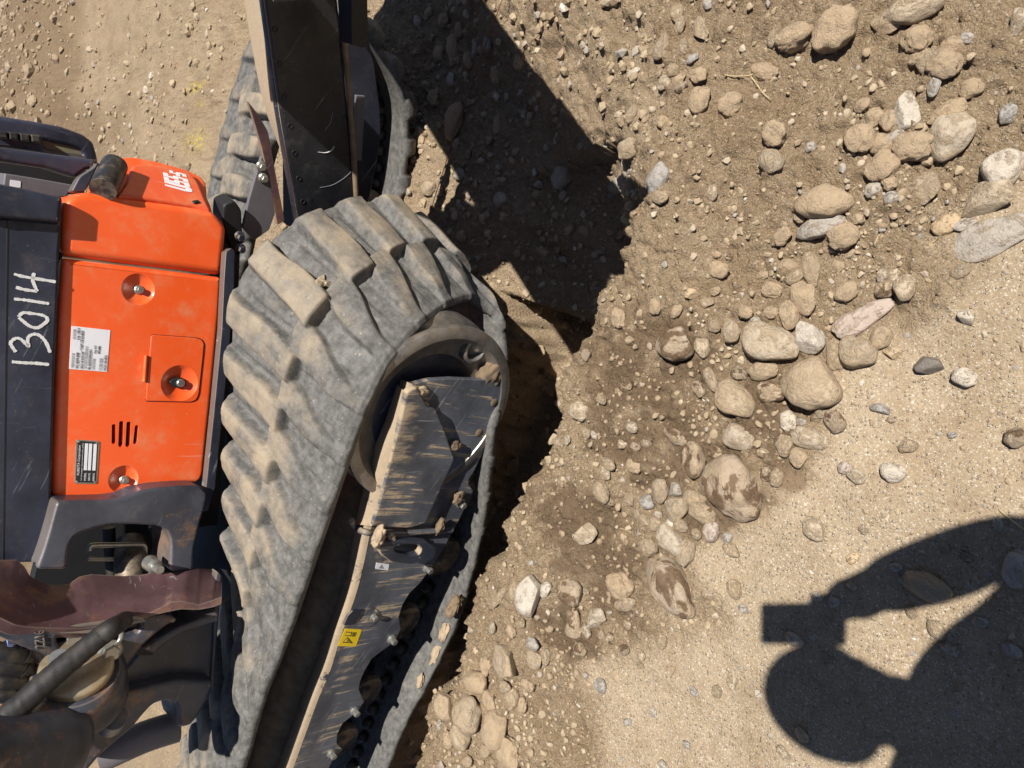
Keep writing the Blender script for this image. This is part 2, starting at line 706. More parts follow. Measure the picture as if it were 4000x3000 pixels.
def mat_black(name, base=(.016, .018, .028), dusttop=.0, mud=0.0, rough=.38, specks=.5, rust=0.0, scratch=.5, topc=DUST, grey=0.0, toplo=.15, mudlo=.56, edge=0.0):
    """black machine paint: scratches, dried splashes, dust lying on what faces up"""
    m, n, l, b = new_mat(name, rough)
    N = NB(m)
    c = N.mix(N.ramp(N.noise(6, 5, .6), .3, .75), base, tuple(q * 1.9 + .008 + grey for q in base))
    if scratch:
        sv = N.basis(TD + .3 * UP, UP - .4 * TD, TN, (3, 120, 30))
        sv2 = N.basis(UP + .5 * TD, TD, TN, (4, 150, 30))
        s1 = N.math('MULTIPLY', N.ramp(N.noise(1.0, 3, .5, sv), .66, .70), N.ramp(N.noise(9, 3, .5), .45, .6))
        s2 = N.math('MULTIPLY', N.ramp(N.noise(1.0, 3, .5, sv2), .67, .71), N.ramp(N.noise(7, 3, .5), .48, .62))
        c = N.mix(N.math('MULTIPLY', N.math('MAXIMUM', s1, s2), scratch), c, (.30, .30, .31))
    c = N.mix(N.ramp(N.noise(16, 6, .7), .52, .85, 0, .30), c, (.22, .19, .15))
    if specks:
        c = N.mix(N.math('MULTIPLY', N.math('MULTIPLY', N.ramp(N.noise(170, 2, .6), .66, .74), N.ramp(N.noise(7, 4, .6), .42, .66)), specks), c, (.30, .27, .22))
        c = N.mix(N.math('MULTIPLY', N.ramp(N.voro(38), .14, .05), N.math('MULTIPLY', N.ramp(N.noise(5, 2, .5), .55, .75), specks * .35)), c, (.30, .26, .20))
    if rust:
        c = N.mix(N.math('MULTIPLY', N.ramp(N.noise(7, 6, .75), .50, .66), rust), c, (.30, .15, .065))
    if edge:
        bv = N.n.new('ShaderNodeBevel')
        bv.samples = 4
        bv.inputs['Radius'].default_value = .006
        dp = N.n.new('ShaderNodeVectorMath')
        dp.operation = 'DOT_PRODUCT'
        N.l.new(bv.outputs[0], dp.inputs[0])
        N.l.new(N.geo.outputs['Normal'], dp.inputs[1])
        em = N.math('MULTIPLY', N.ramp(N.math('ADD', N.math('SUBTRACT', 1.0, dp.outputs['Value']), N.math('MULTIPLY', N.math('SUBTRACT', N.noise(35, 5, .75), .5), .10)), .02, .07), edge)
        c = N.mix(em, c, (.23, .185, .145))
    dm = None
    if dusttop:
        k = N.math('ADD', N.ramp(N.nz(), toplo, toplo + .6, 0, 1.0), N.math('MULTIPLY', N.math('SUBTRACT', N.noise(12, 6, .72), .5), 1.5 if toplo > 0 else 3.2))
        dm = N.math('MULTIPLY', N.ramp(k, .42, .72), dusttop)
        c = N.mix(dm, c, N.mix(N.noise(80, 4, .7), tuple(q * .8 for q in topc), tuple(min(q * 1.18, .9) for q in topc)))
    if mud:
        # runs of dried mud that came down the plate
        mv = N.basis(TD + .10 * UP, UP, TN, (62, 2.6, 6))
        zs = N.n.new('ShaderNodeSeparateXYZ')
        N.l.new(N.pos, zs.inputs[0])
        nn = N.math('ADD', N.noise(1.0, 5, .66, mv, .5), N.ramp(zs.outputs[2], .22, .58, -.035, .06 if mudlo < .54 else .0))
        mm = N.math('MULTIPLY', N.ramp(nn, mudlo, mudlo + .06), N.ramp(N.noise(6.0, 4, .6), .44, .56))
        if mudlo < .54:
            tz = N.math('ADD', zs.outputs[2], N.math('MULTIPLY', N.math('SUBTRACT', N.noise(1.0, 5, .7, N.basis(TD, UP, TN, (30, 7, 7))), .5), .34))
            mm = N.math('MAXIMUM', mm, N.math('MULTIPLY', N.ramp(tz, .47, .56), .9))
        dm2 = N.math('MULTIPLY', mm, mud)
        c = N.mix(dm2, c, (.41, .315, .205))
        dm = dm2 if dm is None else N.math('MAXIMUM', dm, dm2)
    l.new(c, b.inputs['Base Color'])
    h = N.noise(90, 4, .6)
    if dm is not None:
        h = N.math('ADD', N.math('MULTIPLY', h, .25), N.math('MULTIPLY', dm, N.math('ADD', .5, N.noise(170, 4, .7))))
        l.new(N.ramp(dm, 0, 1, rough, .95), b.inputs['Roughness'])
        l.new(N.bump(h, .5, .003), b.inputs['Normal'])
    else:
        l.new(N.bump(h, .12, .002), b.inputs['Normal'])
        l.new(N.ramp(N.noise(20, 5, .7), .3, .75, rough - .1, rough + .25), b.inputs['Roughness'])
    return m


def mat_orange(name='orange_paint', dust=.35, base=(.86, .105, .018)):
    m, n, l, b = new_mat(name, .33)
    N = NB(m)
    c = N.mix(N.ramp(N.noise(4, 4, .5), .3, .7), base, tuple(q * 1.06 for q in base))
    c = N.mix(N.math('MULTIPLY', N.ramp(N.noise(8, 7, .78), .46, .78), dust), c, (.66, .29, .14))
    c = N.mix(N.math('MULTIPLY', N.ramp(N.noise(130, 3, .6), .69, .76), .5), c, (.6, .42, .30))
    sv = N.basis(UP + .2 * _X_R(), _X_R(), TN, (5, 130, 20))
    c = N.mix(N.math('MULTIPLY', N.ramp(N.noise(1.0, 3, .5, sv), .69, .73), .35), c, (.70, .45, .32))
    l.new(c, b.inputs['Base Color'])
    b.inputs['Coat Weight'].default_value = .35
    b.inputs['Coat Roughness'].default_value = .22
    l.new(N.ramp(N.noise(11, 6, .72), .4, .8, .30, .62), b.inputs['Roughness'])
    l.new(N.bump(N.noise(40, 3, .5), .03, .002), b.inputs['Normal'])
    return m


def _X_R():
    return np.array([1., 0, 0])


def mat_plain(name, base, rough=.5, metal=0.0, var=.25, scale=30, dust=0.0):
    m, n, l, b = new_mat(name, rough, metal, base)
    N = NB(m)
    c = N.mix(N.ramp(N.noise(scale, 5, .65), .3, .75), base, tuple(q * (1 - var) for q in base))
    if dust:
        c = N.mix(N.math('MULTIPLY', N.ramp(N.noise(18, 6, .7), .42, .62), dust), c, (.36, .27, .175))
    l.new(c, b.inputs['Base Color'])
    l.new(N.bump(N.noise(scale * 4, 3, .6), .15, .002), b.inputs['Normal'])
    return m


M_GROUND = mat_ground()
M_PEB = mat_pebble()
STONES = {
    'tan': mat_stone('stone_tan', (.40, .315, .21), (.33, .26, .17), .55),
    'beige': mat_stone('stone_beige', (.47, .39, .28), (.39, .32, .23), .42),
    'grey': mat_stone('stone_grey', (.27, .27, .26), (.35, .33, .30), .30),
    'white': mat_stone('stone_white', (.58, .53, .45), (.48, .42, .34), .24, speck=(.25, .23, .2)),
    'dirty': mat_stone('stone_caked', (.40, .295, .185), (.35, .25, .155), .80, rough=.9),
    'brown': mat_stone('stone_damp', (.30, .22, .14), (.38, .30, .21), .45, wet=.95),
    'pink': mat_stone('stone_pink', (.45, .37, .33), (.38, .31, .27), .3),
    'orange': mat_stone('stone_ochre', (.55, .38, .20), (.45, .33, .19), .15),
    'black': mat_stone('stone_black', (.035, .035, .037), (.06, .06, .06), .06, speck=(.25, .23, .2)),
    'clod': mat_stone('soil_clod', (.25, .165, .09), (.21, .135, .075), .9, rough=.95),
}
M_RUB = mat_rubber()
M_ORANGE = mat_orange(dust=.75)
M_ORANGE2 = mat_orange('orange_dusty', .75, (.72, .095, .03))
M_BLACK = mat_black('black_paint', dusttop=.22)
M_BEAM = mat_black('beam_paint', edge=.4, base=(.013, .016, .030), specks=.7, scratch=.3, grey=.006)
M_ARM = mat_black('arm_paint', base=(.010, .011, .014), dusttop=.98, specks=.5, rough=.42, scratch=.35)
M_FRAME = mat_black('frame_paint', base=(.050, .054, .064), dusttop=.0, mud=1.0, specks=.7, scratch=.7, grey=.045, mudlo=.535)
M_ARMFACE = mat_black('arm_face_paint', base=(.009, .010, .013), specks=.5, rough=.36, scratch=.35)
M_FRAMETOP = mat_black('frame_top_paint', base=(.020, .024, .036), dusttop=.92, mud=.9, specks=.6, toplo=-.12, topc=(.36, .275, .18))
M_CAST = mat_black('cast_iron_paint', base=(.026, .029, .040), specks=.8, rust=.45, rough=.34, edge=.75, dusttop=.25, topc=(.30, .22, .15), scratch=.25, grey=.012)
M_CASTRED = mat_black('cast_iron_worn', base=(.070, .036, .039), specks=.8, rust=.5, rough=.42, edge=.8, dusttop=.55, scratch=.5, topc=(.30, .205, .125))
M_DARK = mat_plain('dark_steel', (.012, .012, .013), .6)
M_IDLER = mat_plain('worn_steel', (.30, .28, .255), .42, .65, .5, 30, .30)
M_ROLL = mat_plain('roller_steel', (.10, .085, .07), .55, .5, .5, 30, .5)
M_ZINC = mat_plain('zinc_steel', (.42, .41, .37), .38, .75, .3, 60, .12)
M_GOLD = mat_plain('zinc_yellow_steel', (.52, .42, .27), .42, .7, .4, 30, .35)
M_WHITE = mat_plain('white_label', (.78, .78, .80), .45, 0, .06)
M_CHALK = mat_plain('chalk_marker', (.72, .71, .68), .85, 0, .25, 120)
M_PRINT = mat_plain('print_black', (.02, .02, .02), .6, 0, .1)
M_PRINTG = mat_plain('print_grey', (.28, .28, .30), .6, 0, .1)
M_YELLOW = mat_plain('yellow_label', (.80, .55, .015), .45, 0, .06)
M_HOSE = mat_plain('hose_rubber', (.018, .018, .019), .5, 0, .3, 40, .12)
M_SLEEVE = mat_plain('woven_sleeve', (.017, .016, .016), .65, 0, .8, 420, .05)
M_GREYBOX = mat_plain('grey_plastic', (.135, .125, .135), .5, 0, .12)
M_MUD = mat_plain('drying_mud', (.215, .150, .090), .95, 0, .45, 25)
M_MUDL = mat_plain('dry_mud', (.38, .29, .19), .95, 0, .3, 40)

# ------------------------------------------------------------------ the ground
GZ = 0.22                            # trodden ground the photographer stands on
FLZ = -0.03                          # floor of the cut the crawlers stand in
LIP_PX = [(2640, 300), (2590, 480), (2555, 600), (2470, 760), (2440, 900), (2425, 1070), (2330, 1160), (2300, 1330), (2240, 1440), (2205, 1600), (2140, 1790),
          (2050, 1990), (1985, 2120), (1905, 2270), (1865, 2400), (1822, 2560), (1790, 2680), (1705, 2750), (1690, 2900), (1710, 3050), (1690, 3300)]
GPL = Plane((0, 0, -1), 0, (0, 0, GZ)) if False else None


def on_z(px, py, z):
    r = ray(px, py)
    return CP + r * ((z - CAMZ) / r[2])


LIP = np.array([on_z(*p, GZ)[:2] for p in LIP_PX])
LIP = resample(spline(LIP, 4), 64)
# carry the lip on beyond the picture
_a, _b = LIP[0] - LIP[3], LIP[-1] - LIP[-4]
LIP = np.vstack([LIP[0] + np.outer(np.linspace(9, .3, 6), np.array([.80, .60])), LIP, LIP[-1] + np.outer(np.linspace(.2, 5, 6), _b / np.linalg.norm(_b))])
LIPL = np.r_[0, np.cumsum(np.linalg.norm(np.diff(LIP, axis=0), axis=1))]
LIP0 = LIPL[6]


def lip_dist(x, y):
    """signed distance to the lip (positive on the photographer's side) and arc position along it"""
    x = np.asarray(x, float)
    y = np.asarray(y, float)
    best = np.full(x.shape, 1e9)
    sg = np.zeros(x.shape)
    arc = np.zeros(x.shape)
    for i in range(len(LIP) - 1):
        a, b = LIP[i], LIP[i + 1]
        d = b - a
        L2 = d.dot(d)
        t = np.clip(((x - a[0]) * d[0] + (y - a[1]) * d[1]) / L2, 0, 1)
        dx, dy = x - (a[0] + t * d[0]), y - (a[1] + t * d[1])
        q = dx * dx + dy * dy
        k = q < best
        best = np.where(k, q, best)
        cr = d[0] * (y - a[1]) - d[1] * (x - a[0])
        sg = np.where(k, np.sign(cr), sg)
        arc = np.where(k, LIPL[i] + t * math.sqrt(L2), arc)
    return np.sqrt(best) * sg, arc - LIP0


def macro(x, y):
    """ground height without the fine relief; also the side-of-lip distance"""
    d, arc = lip_dist(x, y)
    d = d + .026 * vnoise(x * 14, y * 14) + .016 * vnoise(x * 37, y * 37)
    ramp = 1 - sst(.02, .42, arc)                 # 1: gentle ramp beyond the end of the cut, 0: steep bank
    lo = -.065 - .57 * ramp
    hi = -.004 + .05 * ramp
    k = np.clip((d - lo) / (hi - lo), 0, 1)
    k = k * k * (3 - 2 * k) * ramp + k ** .8 * (1 - ramp)
    far = sst(2.6, 4.2, y)
    fl = FLZ + (.10 - FLZ) * far - .05 * sst(1.7, 2.1, y) * (1 - far) * sst(-.4, .4, x)
    # spoil heap far behind
    heap = .30 * np.exp(-(((x - 2.3) / 1.9) ** 2 + ((y - 6.9) / .9) ** 2)) + .22 * np.exp(-(((x - .3) / 1.5) ** 2 + ((y - 6.3) / .7) ** 2))
    fl = fl + heap
    # the heap of loose soil along the lip, towards the photographer
    ridge = .045 * np.exp(-((d - .10) / .16) ** 2) * (1 - ramp * .6)
    dig = -.29 * sst(.50, .80, arc) * sst(-.035, -.07, d) * sst(-.62, -.46, d)
    fl = fl + dig
    side = sst(-.02, .03, d)
    back = sst(-1.2, -3.2, x) * 0
    return fl + (GZ - fl) * k + ridge * side, d


def px_path_world(pts, z=GZ):
    return np.array([on_z(*p, z)[:2] for p in pts])


LOOSE_PX = [(2350, 3000), (2330, 2650), (2520, 2440), (2760, 2400), (2740, 2180), (2960, 2000), (3060, 1880), (3280, 1760), (3300, 1480), (3560, 1250), (3700, 1050), (3900, 800), (4200, 600)]
LOOSE = px_path_world(LOOSE_PX)


def poly_side(x, y, P, inv=1):
    best = np.full(np.shape(x), 1e9)
    sg = np.zeros(np.shape(x))
    for i in range(len(P) - 1):
        a, b = P[i], P[i + 1]
        dd = b - a
        t = np.clip(((x - a[0]) * dd[0] + (y - a[1]) * dd[1]) / dd.dot(dd), 0, 1)
        q = np.hypot(x - (a[0] + t * dd[0]), y - (a[1] + t * dd[1]))
        k = q < best
        best = np.where(k, q, best)
        sg = np.where(k, np.sign(dd[0] * (y - a[1]) - dd[1] * (x - a[0])), sg)
    return best * sg


def looseness(x, y, d):
    s = poly_side(x, y, LOOSE)
    near = sst(-.05, .06, s + .05 * vnoise(x * 9, y * 9))
    return np.where(d > 0, near, .75)


DAMP_SPOTS = [(2480, 1420, .16, .13), (2620, 1330, .09, .07), (2560, 1520, .14, .10), (2700, 1720, .17, .10), (2820, 1830, .12, .10), (2500, 1700, .12, .09), (2330, 2080, .13, .12),
              (2460, 2220, .12, .10), (2250, 2000, .08, .10), (2240, 2460, .10, .06), (2380, 2330, .10, .08), (2960, 1560, .12, .07), (3060, 1800, .08, .05), (2620, 2320, .06, .05),
              (2160, 2440, .06, .04), (2420, 1640, .10, .08), (2300, 2520, .05, .04)]


def dampness(x, y):
    r = np.zeros(np.shape(x))
    for (px, py, a, b) in DAMP_SPOTS:
        c = on_z(px, py, GZ)
        r = np.maximum(r, 1 - np.hypot((x - c[0]) / a, (y - c[1]) / b) * .62)
    r = r + .30 * fbm(x, y, 15, 3) + .14 * fbm(x, y, 90, 2)
    return sst(.28, .74, r) * .95


def relief(x, y, d, loose):
    base = .012 * fbm(x, y, 4.2, 2) + .010 * fbm(x, y, 13, 2) * (.35 + .65 * loose)
    f1 = fbm(x, y, 46, 3)
    lumps = np.maximum(f1, -.2) * .0115 * (.09 + loose)
    f2 = fbm(x + 5, y - 3, 120, 2)
    lumps2 = np.abs(f2) * .0075 * (.12 + loose * .95)
    fade = 1 - .5 * sst(3, 5, y)
    return base + (lumps + lumps2) * fade


HGRID = None


def height(x, y):
    if HGRID is not None:
        x = np.atleast_1d(np.asarray(x, float))
        y = np.atleast_1d(np.asarray(y, float))
        i = np.clip(np.searchsorted(gx, x) - 1, 0, nX - 2)
        j = np.clip(np.searchsorted(gy, y) - 1, 0, nY - 2)
        u = np.clip((x - gx[i]) / (gx[i + 1] - gx[i]), 0, 1)
        v = np.clip((y - gy[j]) / (gy[j + 1] - gy[j]), 0, 1)
        return (HGRID[j, i] * (1 - u) + HGRID[j, i + 1] * u) * (1 - v) + (HGRID[j + 1, i] * (1 - u) + HGRID[j + 1, i + 1] * u) * v
    x = np.atleast_1d(np.asarray(x, float))
    y = np.atleast_1d(np.asarray(y, float))
    h, d = macro(x, y)
    lo = looseness(x, y, d)
    return h + relief(x, y, d, lo)


def hit_ground(px, py):
    z = GZ
    for _ in range(14):
        p = on_z(px, py, z)
        z = .5 * z + .5 * float(height(p[0], p[1])[0])
    return on_z(px, py, z)


def axis_pts(lo, a, b, hi, fine, coarse_n):
    L = a - np.geomspace(fine, a - lo, coarse_n)[::-1]
    R = b + np.geomspace(fine, hi - b, coarse_n)
    return np.r_[L, np.arange(a, b, fine), R]


gx = axis_pts(-40, -1.75, 1.9, 40, .0048, 90)
gy = np.r_[-30 - 0 * np.arange(1), -.35 - np.geomspace(.0048, 20, 50)[::-1], np.arange(-.35, 2.35, .0048), 2.35 + np.cumsum(np.geomspace(.0048, .05, 200)),]
gy = np.r_[gy, gy[-1] + np.geomspace(.05, 60, 60)]
GX, GY = np.meshgrid(gx, gy)
nX, nY = len(gx), len(gy)
fx, fy = GX.ravel(), GY.ravel()
mac, dl = macro(fx, fy)
lo_ = looseness(fx, fy, dl)
gz = mac + relief(fx, fy, dl, lo_)
HGRID = gz.reshape(nY, nX)
me = bpy.data.meshes.new('ground')
me.vertices.add(nX * nY)
me.vertices.foreach_set('co', np.c_[fx, fy, gz].ravel().astype(np.float32))
ii = (np.arange(nY - 1)[:, None] * nX + np.arange(nX - 1)[None, :]).ravel()
quads = np.c_[ii, ii + 1, ii + 1 + nX, ii + nX].astype(np.int32)
me.loops.add(quads.size)
me.loops.foreach_set('vertex_index', quads.ravel())
me.polygons.add(len(quads))
me.polygons.foreach_set('loop_start', np.arange(0, quads.size, 4, dtype=np.int32))
me.polygons.foreach_set('loop_total', np.full(len(quads), 4, dtype=np.int32))
me.polygons.foreach_set('use_smooth', np.ones(len(quads), dtype=bool))
me.update()
dmp = dampness(fx, fy) * (dl > -.02)
far_soil = sst(5.2, 6.0, fy + .5 * fbm(fx, fy, 1.5, 3)) * (1 - sst(7.9, 8.6, fy + .3 * fbm(fx, fy, 2, 2)))
dmp = np.maximum(dmp, far_soil * (.78 + .22 * sst(-.4, .4, fbm(fx, fy, 2.2, 4))))
_pc, _pe, _pf = on_z(-60, 480, .1), on_z(112, 480, .1), on_z(-60, 265, .1)
pale = sst(1.08, .98, np.hypot((fy - _pc[1]) / (_pc[1] - _pe[1]), (fx - _pc[0]) / abs(_pf[0] - _pc[0])) + .08 * fbm(fx, fy, 3, 3))
dmp = dmp * (1 - pale)
ypt = px_path_world([(770, 340), (745, 420), (740, 500), (760, 560)], .08)
yl = np.abs(poly_side(fx, fy, ypt))
yel = sst(.16, .02, yl) * (fy > 2.4) * sst(-.2, .5, fbm(fx * 2.2, fy * .5, 9, 3)) * .75
for nm, ar in (('damp', dmp), ('loose', lo_), ('pale', pale), ('yellow', yel)):
    at = me.attributes.new(nm, 'FLOAT', 'POINT')
    at.data.foreach_set('value', ar.astype(np.float32))
me.materials.append(M_GROUND)
ground = bpy.data.objects.new('ground', me)
COL.objects.link(ground)
ground['kind'] = 'structure'

# ------------------------------------------------------------------ stones
def ico(sub):
    bm = bmesh.new()
    bmesh.ops.create_icosphere(bm, subdivisions=sub, radius=1.0)
    V = np.array([v.co[:] for v in bm.verts])
    F = np.array([[v.index for v in f.verts] for f in bm.faces])
    bm.free()
    return V, F


ICO3, ICO2, ICO1 = ico(4), ico(2), ico(1)


def stone_mesh(name, seed, kind):
    V, F = ICO3
    o = seed * 13.7
    n1 = vnoise(V[:, 0] * 1.1 + o, V[:, 1] * 1.1, V[:, 2] * 1.1 + o)
    n2 = vnoise(V[:, 0] * 2.6 + o, V[:, 1] * 2.6, V[:, 2] * 2.6 - o)
    n3 = vnoise(V[:, 0] * 7 + o, V[:, 1] * 7, V[:, 2] * 7 - o)
    if kind == 'round':
        r = 1 + .20 * n1 + .07 * n2 + .012 * n3
        # a few flattened faces make a river cobble
        P = V * r[:, None]
        rs = np.random.default_rng(seed)
        for _ in range(3):
            q = rs.normal(size=3)
            q /= np.linalg.norm(q)
            dd = P @ q
            ex = np.maximum(dd - .78, 0)
            P = P - np.outer(ex * .6, q)
    elif kind == 'angular':
        P = V * (1 + .12 * n1)[:, None]
        rs = np.random.default_rng(seed)
        for _ in range(9):
            q = rs.normal(size=3)
            q /= np.linalg.norm(q)
            dd = P @ q
            ex = np.maximum(dd - rs.uniform(.5, .75), 0)
            P = P - np.outer(ex * .93, q)
        P = P * (1 + .02 * n3)[:, None]
    else:                                                # soil-caked or crumbly
        P = V * (1 + .22 * n1 + .12 * n2 + .07 * n3 + .05 * vnoise(V[:, 0] * 15, V[:, 1] * 15 + o, V[:, 2] * 15))[:, None]
    e = P.max(0) - P.min(0)
    P = (P - (P.max(0) + P.min(0)) / 2) / (e / 2)
    me = bpy.data.meshes.new(name)
    me.from_pydata(P.tolist(), [], F.tolist())
    me.polygons.foreach_set('use_smooth', [True] * len(F))
    return me


_SM = {}


def stone_data(kind, mat, i):
    key = (kind, mat, i)
    if key not in _SM:
        q = stone_mesh('stone', i + {'round': 0, 'angular': 40, 'caked': 80}[kind], kind)
        q.materials.append(STONES[mat])
        _SM[key] = q
    return _SM[key]


PLACED = []          # (x, y, radius)


def put_stone(px, py, L, S, ang, mat, kind, label=None, name='stone', sink=.30, flat=.62, group='loose stones on the dug ground'):
    c = hit_ground(px, py)
    dist = np.linalg.norm(c - CP)
    a, b_ = L / 2 * dist / FOC, S / 2 * dist / FOC
    o = bpy.data.objects.new(name, stone_data(kind, mat, random.randrange(7)))
    COL.objects.link(o)
    h = min(a, b_) * flat * 1.25
    th = math.radians(ang)
    e = math.cos(th) * CM[:, 0] + math.sin(th) * CM[:, 1]       # long axis direction in the world
    rz = math.atan2(e[1], e[0])
    g = c
    hs = height(np.array([g[0], g[0] + a * .7, g[0] - a * .7, g[0], g[0]]), np.array([g[1], g[1], g[1], g[1] + a * .7, g[1] - a * .7]))
    z0 = float(np.median(hs))
    # the middle of the stone, not its foot, is what sits at that place in the picture
    zc = z0 + h * (1 - 2 * sink)
    q = on_z(px, py, zc)
    o.location = (q[0], q[1], zc)
    o.rotation_euler = (random.uniform(-.16, .16), random.uniform(-.16, .16), rz + random.uniform(-.1, .1))
    if random.random() < .5:
        o.rotation_euler[0] += math.pi
    o.scale = (a * 1.04, b_ * 1.04, h)
    o['category'] = 'stone'
    o['group'] = group
    o['label'] = label or ''
    PLACED.append((q[0], q[1], max(a, b_), o, px, py, max(L, S), mat))
    return o


